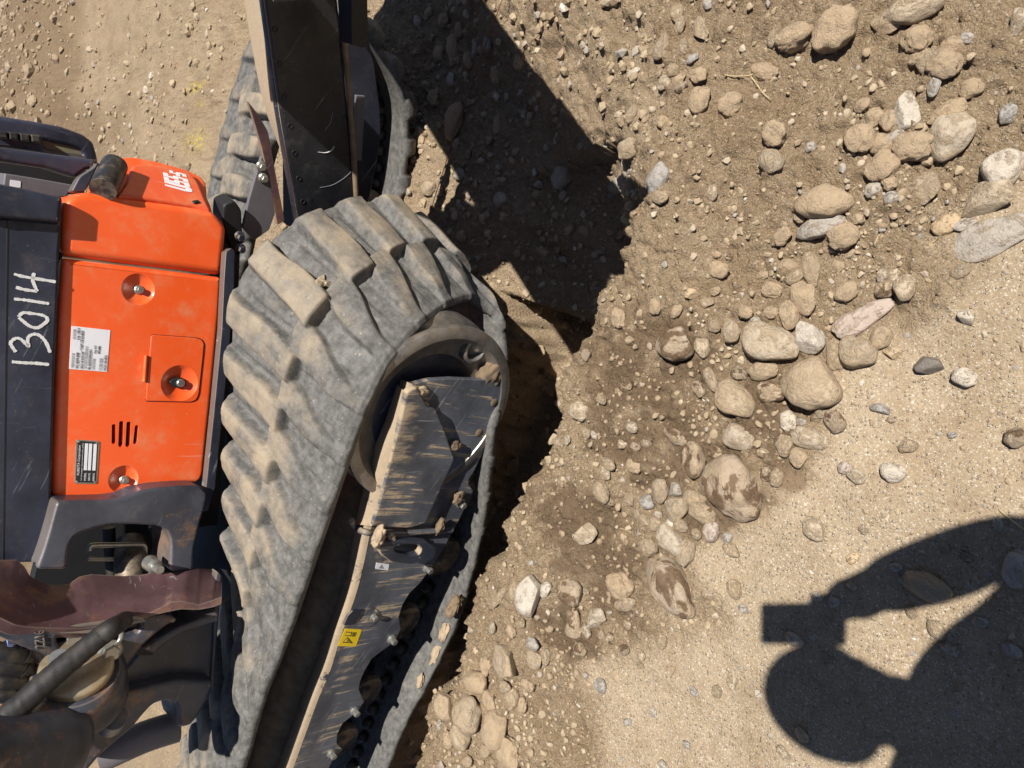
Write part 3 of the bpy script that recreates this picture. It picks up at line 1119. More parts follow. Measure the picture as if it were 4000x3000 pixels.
BIG = [   # px, py, long, short, angle (image), material, kind, label
 (3571, 24, 165, 100, 0, 'beige', 'round', 'large smooth beige stone half buried at the top edge of the photo'),
 (3716, 526, 170, 125, 120, 'beige', 'round', 'large clean cream cobble with a faint rust streak on its face'),
 (3533, 434, 125, 82, 70, 'white', 'angular', 'pale waisted stone standing on soil just above the cream cobble'),
 (3914, 666, 118, 108, 80, 'white', 'round', 'white speckled granite cobble near the right edge'),
 (3851, 772, 155, 100, -8, 'beige', 'angular', 'pinkish beige slab of stone under the white granite cobble'),
 (3865, 933, 230, 122, -14, 'grey', 'round', 'long flat blue grey stone bedded in the trodden ground'),
 (3697, 877, 84, 62, -20, 'orange', 'round', 'ochre orange pebble beside the long blue grey stone'),
 (3562, 574, 126, 94, 5, 'dirty', 'caked', 'brown oval stone coated in soil left of the cream cobble'),
 (3697, 439, 116, 72, -18, 'dirty', 'caked', 'soil coated stone leaning on the upper end of the cream cobble'),
 (3687, 251, 100, 92, 20, 'dirty', 'caked', 'rounded soil caked stone casting a shadow on pale ground'),
 (3262, 120, 150, 135, 150, 'dirty', 'caked', 'large mound shaped stone wholly covered in dirt'),
 (3099, 145, 135, 85, 0, 'dirty', 'caked', 'oval stone crusted with crumbly soil near the two dry twigs'),
 (2979, 280, 108, 60, 25, 'dirty', 'caked', 'long dirt covered stone where the dry twig starts'),
 (2853, 410, 98, 92, -30, 'dirty', 'caked', 'dirt covered stone with a deep shadow left of the dry twig'),
 (3027, 525, 90, 86, 60, 'dirty', 'caked', 'dirt caked stone with a dark hollow below it'),
 (3012, 627, 92, 84, 60, 'tan', 'round', 'bright tan stone half out of the soil below a dark hollow'),
 (2458, 579, 98, 78, -28, 'tan', 'round', 'tan boulder at the upper end of the trench lip'),
 (2569, 699, 120, 90, 115, 'grey', 'round', 'dark grey stone on the lip half inside the shadow'),
 (3215, 785, 195, 115, 5, 'dirty', 'round', 'large soil dusted oval stone lying on top of a grey one'),
 (3200, 882, 172, 78, -8, 'grey', 'round', 'flat pale grey stone under the large soil dusted oval one'),
 (3292, 923, 104, 92, -20, 'dirty', 'caked', 'flat dirty stone beside the flat pale grey one'),
 (3172, 1050, 130, 64, 75, 'tan', 'round', 'tall narrow tan stone standing in the soil'),
 (3140, 1164, 128, 88, 70, 'dirty', 'round', 'egg shaped dusty stone propped on its end'),
 (3085, 1229, 108, 72, 75, 'dirty', 'round', 'dusty stone tucked against the egg shaped stone'),
 (3370, 1240, 205, 84, -22, 'pink', 'round', 'flat pink stone bedded level with the ground'),
 (3010, 1338, 205, 138, 10, 'beige', 'round', 'big pale almond shaped stone in the row of cobbles'),
 (3152, 1316, 130, 98, 60, 'white', 'angular', 'white fractured stone with sharp glossy faces'),
 (3165, 1495, 225, 182, 15, 'tan', 'round', 'largest round cobble with a dark soil patch on its upper face'),
 (2979, 1446, 115, 74, -5, 'tan', 'round', 'oval cobble between the almond stone and a brown one'),
 (3012, 1533, 102, 80, 0, 'brown', 'round', 'brown stained cobble left of the largest round cobble'),
 (2872, 1562, 158, 122, 25, 'tan', 'round', 'broad pale stone rising out of the soil left of the brown cobble'),
 (2636, 1342, 152, 130, 25, 'brown', 'round', 'round cobble half dark with damp soil'),
 (2742, 1355, 90, 62, 75, 'beige', 'round', 'pale upright cobble against the half dark one'),
 (2858, 1287, 98, 70, 75, 'tan', 'angular', 'dusty tan stone between two round cobbles'),
 (3352, 1376, 124, 112, 10, 'tan', 'round', 'round tan cobble right of a narrow upright one'),
 (3262, 1385, 114, 64, 80, 'tan', 'round', 'narrow upright cobble beside the largest round one'),
 (3436, 1321, 84, 74, -40, 'dirty', 'round', 'dusty cobble at the lower end of the pink stone'),
 (3535, 1126, 86, 70, 80, 'beige', 'round', 'pale smooth egg shaped pebble next to a wet brown one'),
 (3460, 1128, 74, 62, 0, 'brown', 'round', 'wet brown pebble beside a pale egg shaped one'),
 (3620, 1425, 84, 62, -15, 'black', 'angular', 'rough black lump of asphalt on the pale ground'),
 (3764, 1473, 78, 62, 10, 'white', 'round', 'white pebble lying alone right of the black asphalt lump'),
 (3485, 1376, 58, 46, 20, 'orange', 'angular', 'sharp yellowish chip between the tan cobble and the asphalt lump'),
 (3774, 1234, 54, 46, 20, 'white', 'angular', 'small chalk white angular stone with a chip beside it'),
 (3600, 728, 112, 102, 40, 'tan', 'angular', 'flat diamond shaped tan stone pressed into the soil'),
 (3446, 651, 104, 94, -30, 'dirty', 'caked', 'blocky dirty stone above the diamond shaped one'),
 (3443, 564, 80, 68, 20, 'dirty', 'round', 'dusty rounded stone left of the brown oval one'),
 (3364, 540, 102, 92, 50, 'dirty', 'caked', 'large dirt crusted stone at the left of the stone cluster'),
 (3417, 458, 68, 58, 110, 'dirty', 'round', 'left one of two dusty eggs below the pale waisted stone'),
 (3468, 475, 70, 58, 100, 'dirty', 'round', 'right one of two dusty eggs below the pale waisted stone'),
 (3938, 444, 66, 48, -45, 'grey', 'round', 'clean blue grey pebble near the right edge above the granite cobble'),
 (2860, 1908, 248, 182, 55, 'brown', 'round', 'biggest stone with dark damp soil covering its upper half'),
 (2620, 2282, 262, 150, 42, 'brown', 'round', 'long tilted boulder with a damp brown face and pale rim'),
 (2880, 1710, 128, 92, 20, 'beige', 'round', 'pale bean shaped stone in the damp soil'),
 (2704, 1798, 136, 94, 80, 'brown', 'round', 'dark damp egg shaped stone standing upright'),
 (2640, 1705, 104, 58, 20, 'brown', 'round', 'flat brown stone with pale patches in the damp soil'),
 (2622, 2108, 130, 88, 30, 'beige', 'round', 'cream cobble above the long tilted boulder'),
 (2678, 2160, 98, 66, 110, 'tan', 'round', 'tan cobble leaning under the cream cobble'),
 (2535, 2140, 76, 70, 0, 'tan', 'round', 'round dusty stone left of the cream cobble'),
 (2779, 2078, 76, 60, 80, 'pink', 'round', 'pinkish flat pebble on the pale compacted ground'),
 (2639, 1990, 100, 88, -20, 'tan', 'round', 'tan cobble in the middle of the heap of clean stones'),
 (2576, 1918, 94, 72, 80, 'tan', 'round', 'upright tan cobble beside a blue grey one'),
 (2636, 1912, 66, 56, -10, 'grey', 'angular', 'blue grey broken cobble in the heap of clean stones'),
 (2711, 1947, 88, 54, 10, 'tan', 'round', 'oval stone with soil on its crown beside the biggest stone'),
 (2740, 2002, 106, 74, 10, 'tan', 'round', 'flat tan stone at the foot of the biggest stone'),
 (2528, 1959, 64, 56, 20, 'grey', 'round', 'smooth lilac grey pebble in the heap of clean stones'),
 (2282, 2082, 130, 84, -12, 'beige', 'round', 'pale stone bedded flat in dark damp soil'),
 (2417, 2285, 108, 100, 30, 'dirty', 'caked', 'soil covered round stone left of the long tilted boulder'),
 (2230, 2312, 112, 96, 60, 'brown', 'round', 'stone with pale blotches and a black hollow beside it'),
 (2060, 2325, 150, 104, 100, 'white', 'angular', 'big broken flint with a white glossy edge'),
 (2130, 2303, 70, 46, -50, 'white', 'angular', 'white flint fragment beside the big broken flint'),
 (1947, 2335, 104, 34, 130, 'tan', 'round', 'long finger shaped stone near the trench edge'),
 (2323, 2412, 96, 64, -25, 'beige', 'angular', 'pale angular stone right of two stacked ovals'),
 (2241, 2420, 88, 58, 75, 'brown', 'round', 'upper one of two stacked ovals with brown blotches'),
 (2243, 2464, 76, 52, 10, 'tan', 'round', 'lower one of two stacked ovals'),
 (1735, 2760, 94, 82, 60, 'tan', 'angular', 'pale block at the very tip of the trench lip'),
 (1829, 2796, 118, 112, 45, 'tan', 'round', 'large round stone with a whitish crust in the lower heap'),
 (1933, 2849, 128, 104, 80, 'dirty', 'round', 'large dusty stone right of the whitish crusted one'),
 (1800, 2875, 92, 78, 60, 'tan', 'round', 'rounded stone below the whitish crusted one'),
 (1988, 2943, 112, 86, 70, 'dirty', 'caked', 'soil crusted stone at the bottom edge of the heap'),
 (1856, 2665, 124, 82, 5, 'dirty', 'round', 'broad dusty oval stone above the whitish crusted one'),
 (1971, 2581, 118, 90, 60, 'tan', 'angular', 'broken tan stone with a dark cleft beside it'),
 (1851, 2458, 58, 50, 60, 'beige', 'round', 'pale stone overhanging the trench edge'),
 (2260, 1605, 84, 78, 0, 'beige', 'round', 'clean pale round stone at the trench lip with a brown pebble on it'),
 (2458, 1330, 40, 34, 0, 'dirty', 'caked', ''),
 (3491, 1847, 80, 68, 0, 'white', 'round', 'clean white oval pebble on the compacted ground'),
 (3181, 2064, 92, 72, 45, 'beige', 'round', 'smooth olive beige pebble alone on the compacted ground'),
 (3160, 1714, 134, 78, 15, 'beige', 'round', 'pear shaped pale stone with a damp spot'),
 (3259, 1645, 84, 72, 60, 'brown', 'round', 'damp brown stone at the edge of the compacted ground'),
 (3078, 1642, 78, 62, 60, 'white', 'round', 'whitish cobble below the largest round cobble'),
 (3063, 1741, 80, 62, 100, 'tan', 'round', 'tan stone with a dirt cap left of the pear shaped stone'),
 (3120, 1787, 76, 62, 80, 'dirty', 'round', 'dirt brown pebble under the pear shaped stone'),
 (3033, 1865, 66, 52, 110, 'tan', 'round', 'pale tan pebble lowest of the cobble row'),
 (3976, 2221, 118, 84, 80, 'grey', 'round', 'large purple grey pebble inside the shadow at the right edge'),
 (3615, 2290, 148, 88, 10, 'tan', 'round', 'broad flat stone half inside the shadow of the photographer'),
 (3970, 1711, 72, 64, -40, 'brown', 'round', 'dark wet stone at the right edge above the shadow'),
 (3708, 2534, 54, 36, 20, 'grey', 'round', 'dark blue pebble wholly inside the shadow'),
 (3331, 2179, 44, 34, -30, 'orange', 'round', 'small yellow pebble just above the shadow edge'),
 (2347, 2682, 54, 43, 80, 'grey', 'round', 'lilac grey pebble alone on the lower pale ground'),
 (2584, 2505, 58, 46, 80, 'tan', 'round', 'tan disc shaped pebble casting a thin crescent shadow'),
 (2190, 684, 104, 84, 110, 'grey', 'round', 'large smooth grey egg shaped stone in the deep shade'),
 (1774, 476, 130, 72, 110, 'dirty', 'round', 'long dark stone in the shade beside the far crawler'),
 (1771, 190, 112, 66, 80, 'dirty', 'caked', 'upright dark stone high in the shaded trench'),
 (1795, 681, 52, 46, 30, 'grey', 'round', 'round grey pebble with pale scratches in the shade'),
 (1958, 783, 66, 58, 10, 'grey', 'round', 'flat round brown grey pebble in the middle of the shade'),
 (1675, 738, 70, 54, -10, 'tan', 'round', 'sunlit tan stone beside the edge of the far crawler'),
 (2407, 729, 62, 58, 40, 'grey', 'round', 'grey stone just inside the tip of the shade'),
 (1700, 980, 70, 44, -10, 'tan', 'round', 'pale sunlit stone behind the front of the near crawler'),
 (2414, 1240, 84, 60, 85, 'dirty', 'caked', 'dirt covered stone hanging at the trench lip'),
]
MORE = """2646 55 63 44 75 tan|2656 96 60 38 100 tan|2738 113 82 53 80 tan|2578 181 94 58 110 tan|2668 183 58 38 80 tan|2704 229 45 30 -10 grey|2728 292 66 62 0 dirty
2627 275 50 46 0 tan|2593 325 56 52 10 beige|2650 313 58 38 -20 dirty|2660 340 50 34 -15 brown|2766 14 45 36 80 grey|3022 150 60 38 110 tan|2733 390 96 84 80 dirty|2443 653 62 38 80 beige
2578 771 64 52 0 tan|2781 752 62 46 80 beige|2467 448 68 46 120 tan|2588 477 54 48 60 dirty|3167 574 38 34 0 grey|3460 92 96 70 0 dirty|3581 150 92 84 20 dirty|3619 236 82 56 100 tan
3571 231 42 36 0 dirty|3774 150 42 38 0 grey|3721 178 74 52 0 dirty|3981 82 78 52 80 beige|3369 410 58 52 0 dirty|3497 535 60 38 -15 grey|3475 714 52 46 60 dirty|3648 338 66 38 100 grey
3412 738 62 46 -20 grey|3482 772 48 42 0 grey|3990 627 60 40 80 pink|3798 342 72 58 -10 dirty|3123 848 52 42 30 dirty|3051 925 86 68 -30 dirty|2805 1055 86 70 10 dirty|2764 1024 38 30 -20 tan
2846 1000 38 30 20 brown|2798 993 42 30 10 dirty|2981 1075 48 34 0 dirty|3075 1041 68 52 10 dirty|3109 1080 76 48 -25 tan|3012 1133 80 58 20 dirty|3012 1220 58 50 0 dirty|2697 1145 54 48 -20 orange
2759 1181 62 46 30 tan|2795 1137 42 38 0 dirty|2559 1195 66 48 90 dirty|2641 1215 60 42 -40 dirty|2790 1275 52 46 20 tan|2887 1458 66 50 20 brown|2776 1485 98 48 60 tan|2728 1518 70 50 60 brown
2911 1220 62 54 0 dirty|2952 1258 44 38 0 grey|3352 855 44 38 0 dirty|3769 880 72 42 -10 grey|3446 1077 48 36 100 beige|3489 1080 56 38 120 beige|3304 1140 82 70 -10 dirty|3272 1039 50 44 0 dirty
3755 1060 60 46 -20 tan|2980 1770 46 36 20 beige|2477 1819 74 58 20 dirty|2376 1812 64 48 30 tan|2364 1851 58 46 30 beige|2350 1925 86 56 40 tan|2559 2048 62 52 0 tan|2660 2053 60 44 20 tan
2450 2357 74 54 -25 tan|2996 1850 62 52 80 brown|2841 2101 46 40 -20 grey|2856 2145 74 48 25 tan|2868 2300 72 52 60 tan|3380 2064 42 34 -30 beige|3301 1829 52 44 10 pink|3343 1859 68 48 25 beige
3711 2269 48 40 0 tan|3898 2046 46 30 60 grey|3434 1595 66 36 15 grey|3548 1742 62 44 0 tan|3557 2390 46 34 40 tan|3657 2459 66 50 40 tan|1899 2595 80 54 80 dirty|2087 2571 76 62 40 tan|2130 2567 62 40 80 tan
2082 2518 62 50 0 grey|2063 2670 60 52 80 dirty|2000 2723 66 54 60 tan|2039 2755 66 42 110 dirty|1971 2682 52 44 0 tan|1913 2730 66 58 60 dirty|2290 2465 50 36 70 beige|2005 2306 76 44 110 tan
1923 2453 52 34 110 beige|2034 2436 40 36 0 tan|1995 2465 50 40 20 dirty|2265 2537 56 52 30 brown|1716 2832 36 26 80 grey|1894 2933 54 42 -20 tan|1827 2972 48 38 -30 tan|1750 2890 62 44 70 dirty
2103 717 40 34 0 grey|1943 482 82 32 95 dirty|1828 235 60 46 60 dirty|1862 187 54 36 80 grey|1904 172 50 36 80 grey|1714 208 58 44 80 dirty|1696 386 60 52 60 dirty|1762 310 54 34 80 grey|2027 235 74 42 90 dirty
1937 289 64 48 80 dirty|1630 84 46 30 80 grey|1795 115 52 46 60 dirty|1735 81 56 48 0 dirty|2223 898 48 42 0 dirty|2280 904 42 40 0 dirty|1804 922 46 40 60 dirty|1639 536 72 48 80 dirty|1611 874 62 42 90 brown
1745 1010 46 30 10 tan|2030 1320 40 34 0 tan|2110 1370 46 38 60 dirty|2290 1385 52 38 80 tan|2210 1270 40 32 0 tan|2330 1215 42 30 10 beige|2450 1505 46 34 20 brown|2350 1560 46 36 30 tan|2180 1730 58 40 20 tan
2215 1720 40 30 80 beige|2290 1690 48 40 60 tan|2470 1670 50 42 20 beige|2320 1700 40 30 40 grey|2430 1735 42 36 0 beige|2525 1730 48 40 20 brown|2480 1745 50 42 0 brown|2790 1765 58 46 10 brown|2380 1960 40 32 20 tan
2460 1950 52 40 60 tan|2490 2010 46 36 30 tan|2570 2010 42 34 0 beige|2515 2030 62 38 15 tan|2620 2045 46 34 0 white|2720 2085 44 38 30 tan|2590 2190 60 30 60 beige|2290 2310 32 26 0 tan|2420 2365 40 34 60 tan
2350 2480 38 30 80 tan|2385 2495 42 34 70 brown|2440 2540 42 40 0 brown|2450 2440 40 36 0 tan|3110 1560 40 34 0 white|3130 1650 32 28 0 grey|3200 1620 30 26 0 beige|3220 2560 34 26 30 tan|3190 2330 44 34 10 grey
3255 2350 46 36 -20 grey|3325 2290 36 28 20 beige|3500 2220 42 32 0 grey|3525 2265 34 26 0 grey|3690 2140 38 30 60 tan|3770 2175 44 32 30 brown|3950 2540 60 40 20 grey|3830 2430 48 34 -10 grey|3880 2350 36 28 0 tan
3175 2485 30 26 0 grey|3100 2500 66 46 20 grey|2990 2500 26 22 0 grey|2905 2380 40 28 30 grey|2710 2700 40 30 40 grey|2500 2560 44 38 20 beige|2500 2600 26 24 0 tan|2860 2660 60 36 80 beige|2960 2710 30 22 40 white
2450 2820 34 24 -20 grey|3130 2870 54 40 15 beige|3060 2940 50 30 30 beige|2590 2990 40 30 10 grey|2800 2700 46 38 80 tan|2550 2780 38 28 70 grey|2680 2910 30 26 10 grey|3480 1640 30 22 0 beige|3720 1700 30 22 0 grey"""
for q in BIG:
    px, py, L, S, a, mt, kd, lb = q
    sink = .30
    flat = .62
    if 'bedded' in lb or 'pressed' in lb:
        sink, flat = .40, .30
    elif px > 2900 and py > 1750 or (px > 3500 and py > 1000):
        sink = .18
    put_stone(px, py, L, S, a, mt, kd, lb, sink=sink, flat=flat, name='asphalt_lump' if 'asphalt' in lb and mt == 'black' else 'stone')
ANCH = [(p[4], p[5], p[3]['label']) for p in PLACED if p[3]['label']]
for row in MORE.replace('\n', '|').split('|'):
    v = row.split()
    px, py, L, S, a = [float(t) for t in v[:5]]
    mt = v[5]
    kd = 'caked' if mt == 'dirty' and random.random() < .6 else random.choice(['round'] * 7 + ['angular'])
    put_stone(px, py, L, S, a, mt, kd, sink=.30 if px < 2900 or py < 1500 else .22)


def free_of_stones(x, y, k=1.0):
    A = np.array([(p[0], p[1], p[2]) for p in PLACED])
    ok = np.ones(len(x), bool)
    for ax, ay, ar in A:
        ok &= np.hypot(x - ax, y - ay) > ar * k
    return ok


WORDS = {'tan': 'tan', 'beige': 'pale beige', 'grey': 'grey', 'white': 'whitish', 'dirty': 'soil coated', 'brown': 'damp brown', 'pink': 'pinkish', 'orange': 'ochre', 'clod': 'dark soil'}
print('stones as things', len(PLACED))
# say which is which: by size, colour and the labelled stone or place beside it
seen = {}
for p in PLACED:
    o = p[3]
    if o['label']:
        continue
    px, py, L, mt = p[4], p[5], p[6], p[7]
    size = 'tiny' if L < 34 else 'small' if L < 48 else 'fist sized' if L < 66 else 'large'
    ax, ay, al = min(ANCH, key=lambda t: math.hypot(px - t[0], py - t[1]))
    if px < 1000:
        lab = f"{size} {WORDS[mt]} stone on the far ground behind the orange hood"
    else:
        dx, dy = px - ax, py - ay
        rel = ('right of' if dx > 0 else 'left of') if abs(dx) > abs(dy) else ('below' if dy > 0 else 'above')
        short = ' '.join(al.split()[:5])
        for bad in (' with', ' of', ' and', ' on', ' the', ' its', ' a', ' by', ' in', ' under', ' at', ' to', ' half', ' lying', ' beside', ' above', ' left', ' right', ' from', ' out', ' wholly', ' next', ' between', ' below', ' inside', ' over', ' behind', ' casting', ' near'):
            if short.endswith(bad):
                short = short[:-len(bad)]
        lab = f"{size} {WORDS[mt]} stone {rel} the {short}"
    seen.setdefault(lab, []).append(o)
for lab, os_ in seen.items():
    if len(os_) > 1:
        def near(o):
            q = next(p for p in PLACED if p[3] is o)
            return min(math.hypot(q[4] - t[0], q[5] - t[1]) for t in ANCH)
        os_.sort(key=near)
    for k, o in enumerate(os_):
        o['label'] = lab
        if len(os_) == 2:
            o['label'] = lab + ', ' + ('the nearer', 'the farther')[k]
        elif len(os_) > 2:
            o['label'] = lab + ', ' + ('nearest one', 'second nearest', 'third nearest', 'fourth nearest', 'fifth nearest', 'farthest')[min(k, 5)]


def merged_stones(name, xs, ys, rad, tint, base, label, sink=.3, flat=(.45, .8), cat='gravel'):
    V0, F0 = base
    n, m = len(xs), len(V0)
    zs = height(xs, ys)
    th = rng.random(n) * 6.283
    el = rng.uniform(.6, 1.0, n)
    fl = rng.uniform(flat[0], flat[1], n)
    jit = 1 + (.26 if m < 100 else .10) * (rng.random((n, m)) - .5)
    P = V0[None] * jit[..., None]
    for _ in range(6):                                   # broken faces
        q = rng.normal(size=(n, 3))
        q /= np.linalg.norm(q, axis=1)[:, None]
        dd = np.einsum('nmk,nk->nm', P, q)
        cutat = rng.uniform(.50, .85, n)[:, None]
        P = P - np.maximum(dd - cutat, 0)[..., None] * q[:, None, :] * .95
    P = P * np.stack([np.ones(n), el, fl], 1)[:, None, :]
    # tilt a little
    ta = rng.normal(0, .25, n)
    c, s = np.cos(ta)[:, None], np.sin(ta)[:, None]
    Y, Z = P[..., 1] * c - P[..., 2] * s, P[..., 1] * s + P[..., 2] * c
    c, s = np.cos(th)[:, None], np.sin(th)[:, None]
    X, Y = P[..., 0] * c - Y * s, P[..., 0] * s + Y * c
    P = np.stack([X, Y, Z], -1) * rad[:, None, None]
    P[..., 0] += xs[:, None]
    P[..., 1] += ys[:, None]
    P[..., 2] += (zs + rad * fl * (1 - 2 * sink))[:, None]
    F = (F0[None] + (np.arange(n) * m)[:, None, None]).reshape(-1, 3).astype(np.int32)
    me = bpy.data.meshes.new(name)
    me.vertices.add(n * m)
    me.vertices.foreach_set('co', P.reshape(-1).astype(np.float32))
    me.loops.add(F.size)
    me.loops.foreach_set('vertex_index', F.ravel())
    me.polygons.add(len(F))
    me.polygons.foreach_set('loop_start', np.arange(0, F.size, 3, dtype=np.int32))
    me.polygons.foreach_set('loop_total', np.full(len(F), 3, dtype=np.int32))
    me.polygons.foreach_set('use_smooth', np.full(len(F), m > 100))
    me.update()
    dk = (dampness(xs, ys) * (macro(xs, ys)[1] > -.02))[:, None] * .8
    dk = np.maximum(dk, .6 * (sst(5.6, 6.5, ys) * (1 - sst(7.6, 8.2, ys)))[:, None])
    tint = tint * (1 - dk) + np.array(DAMP) * 1.15 * dk
    at = me.color_attributes.new('tint', 'FLOAT_COLOR', 'POINT')
    at.data.foreach_set('color', np.repeat(np.c_[tint, np.ones(n)], m, axis=0).ravel().astype(np.float32))
    me.materials.append(M_PEB)
    o = bpy.data.objects.new(name, me)
    COL.objects.link(o)
    o['kind'] = 'stuff'
    o['label'] = label
    o['category'] = cat
    return o


PAL = np.array([(.40, .315, .205), (.36, .275, .175), (.30, .225, .14), (.47, .40, .30), (.33, .32, .30), (.25, .25, .26), (.55, .50, .42), (.40, .31, .25), (.24, .165, .10), (.66, .63, .57)])


def tints(n, w):
    w = np.array(w, float)
    t = PAL[rng.choice(len(PAL), n, p=w / w.sum())] * .80
    return np.clip(t * rng.uniform(.82, 1.15, (n, 1)), 0, .8)


def visible(x, y, z=.1, m=120):
    q = np.stack([x, y, np.full(len(x), z)], 1) - CP
    c = q @ CM
    px, py = 2000 + FOC * c[:, 0] / c[:, 2], 1500 + FOC * c[:, 1] / c[:, 2]
    return (c[:, 2] > 0) & (px > -m) & (px < 4000 + m) & (py > -m) & (py < 3000 + m)


def scatter(n, box, r0, r1, rule, w, base, name, label, sink=.3, flat=(.45, .8), power=2.2, cat='gravel', keep=.9):
    x = rng.uniform(box[0], box[1], n)
    y = rng.uniform(box[2], box[3], n)
    k = visible(x, y)
    x, y = x[k], y[k]
    _, d = macro(x, y)
    lo = looseness(x, y, d)
    k = rule(x, y, d, lo)
    x, y = x[k], y[k]
    k = free_of_stones(x, y, keep)
    x, y = x[k], y[k]
    r = r0 + (r1 - r0) * rng.random(len(x)) ** power
    print(name, len(x))
    return merged_stones(name, x, y, r, tints(len(x), w), base, label, sink, flat, cat)


NEARBOX = (-1.6, 1.6, -.2, 2.4)
ZONES = [((2420, 500, 3000, 1250), 60, 14, 40), ((3200, 200, 3800, 800), 30, 16, 42), ((2420, 1150, 3100, 1700), 60, 14, 40), ((1850, 2350, 2300, 2950), 60, 14, 40),
         ((1650, 50, 2100, 900), 70, 16, 46), ((2050, 700, 2400, 1250), 60, 16, 46), ((2150, 1500, 2500, 2000), 45, 14, 38), ((1500, 900, 2100, 1300), 20, 16, 36),
         ((2450, 0, 3200, 500), 50, 12, 34), ((330, 20, 900, 560), 40, 14, 34), ((3250, 420, 3650, 900), 40, 14, 40), ((2980, 900, 3420, 1450), 50, 14, 40), ((2700, 1200, 3150, 1750), 50, 14, 42), ((2380, 1780, 2800, 2450), 60, 14, 40), ((2100, 2250, 2450, 2650), 40, 14, 36),
         ((1720, 2650, 2080, 3000), 50, 14, 40), ((1700, 1900, 2200, 2500), 40, 14, 38)]
have = [(p[4], p[5], p[6]) for p in PLACED]
zx, zy, zr = [], [], []
for (x0, y0, x1, y1), cnt, s0, s1 in ZONES:
    k = tries = 0
    while k < cnt and tries < 900:
        tries += 1
        px, py = random.uniform(x0, x1), random.uniform(y0, y1)
        L = s0 + (s1 - s0) * random.random() ** 1.6
        if any(math.hypot(px - a, py - b) < .5 * (L + c) for a, b, c in have):
            continue
        have.append((px, py, L))
        c = hit_ground(px, py)
        zx.append(c[0])
        zy.append(c[1])
        zr.append(L / 2 * np.linalg.norm(c - CP) / FOC)
        k += 1
merged_stones('gravel', np.array(zx), np.array(zy), np.array(zr), tints(len(zx), (6, 5, 3, 5, 1.5, .6, .8, 1.2, 1.5, .3)) * 1.1, ICO2, 'coarse gravel lying between the larger stones', .34, (.5, .8))
U = lambda x: rng.random(len(x))
scatter(20000, NEARBOX, .0022, .011, lambda x, y, d, lo: (d > -.01) & (U(x) < (.10 + .90 * lo) * (.15 + 1.1 * sst(-.35, .55, fbm(x, y, 5.5, 3)))), (5, 7, 8, 1, .8, .4, .3, .7, 5, .15), ICO1, 'gravel', 'loose gravel and crumbs of soil along the edge of the cut', .40, power=4.2)
scatter(14000, NEARBOX, .0016, .0085, lambda x, y, d, lo: (d > 0) & (lo < .5), (5, 4, 2, 4, 2.5, 2.2, 1.2, 1.6, .8, .8), ICO1, 'gravel', 'fine mixed gravel pressed into the pale compacted ground', .46, (.35, .6), 3.2)
scatter(9500, NEARBOX, .004, .023, lambda x, y, d, lo: (d < .0) & (d > -.16), (5, 6, 6, 2, 2, 1, .5, 1, 4, .2), ICO1, 'gravel', 'gravel and soil crumbs sticking out of the cut bank', .3, power=2.0)
scatter(7000, (-1.6, 2.2, .8, 3.2), .003, .022, lambda x, y, d, lo: d < -.1, (5, 6, 5, 2, 2.5, 1, .6, 1, 3, .3), ICO1, 'gravel', 'gravel on the shaded floor of the cut', .36, power=2.9)
scatter(14000, (-1.5, 4.2, 2.6, 9.5), .004, .034, lambda x, y, d, lo: (d < -.2) & (U(x) < .2 + sst(-.3, .5, fbm(x, y, 1.6, 3))), (4, 6, 6, 1.5, 1.2, 1, .6, .8, 5, .3), ICO1, 'gravel', 'gravel scattered over the ground behind the machine', .42, power=5.5)
scatter(5200, (-1.5, 4.4, 5.4, 9.0), .012, .06, lambda x, y, d, lo: sst(5.5, 6.6, y) > U(x), (3, 4, 5, 1, .5, .5, .2, .5, 7, .1), ICO2, 'soil_clods', 'crumbly dark soil clods on the far dug ground', .42, (.5, .8), 5.0, 'soil')

# ------------------------------------------------------------------ the excavator
EXLOC = tuple(float(q) for q in SWZ(1.4, 2.0, 0.0))
EX = thing('excavator', EXLOC, 'orange and black mini excavator with a slipped rubber crawler standing in the cut', 'excavator')

def carve(o, cutters):
    """Cut real recesses and slots into a part."""
    o.modifiers.clear()
    for c in cutters:
        md = o.modifiers.new('cut', 'BOOLEAN')
        md.operation = 'DIFFERENCE'
        md.solver = 'EXACT'
        md.object = c
    bpy.context.view_layer.update()
    me = bpy.data.meshes.new_from_object(o.evaluated_get(bpy.context.evaluated_depsgraph_get()))
    o.modifiers.clear()
    nm = o.data.materials[0]
    o.data = me
    me.materials.clear()
    me.materials.append(nm)
    me.polygons.foreach_set('material_index', [0] * len(me.polygons))
    auto_smooth(me, 38)
    wnm = o.modifiers.new('weighted', 'WEIGHTED_NORMAL')
    wnm.keep_sharp = True
    wnm.weight = 90
    for c in cutters:
        bpy.data.objects.remove(c)


def dish_cutter(c, axis, r, depth):
    """a lens that leaves a round dish of the given radius and depth"""
    R = (r * r + depth * depth) / (2 * depth)
    a = math.asin(min(1, r * 1.25 / R))
    pr = [(R * math.sin(t), -R * math.cos(t)) for t in np.linspace(a, 0.0, 14)]
    prof = [(0.0, -R * math.cos(a))] + [(p, q) for p, q in pr]
    prof = [(p, -q - R + depth) for p, q in prof]
    o = lathe('cutter', c, axis, prof, M_DARK, None, 48)
    return o


# --- near crawler belt: both edges measured on the photograph, the hidden part closed below
A_W = 1.22
PA, PAI = trk(A_W), trk(A_W + .375)


def sz(pl, q):
    w = pl.at(*q)
    return (w.dot(TD), w.dot(TN), w[2])


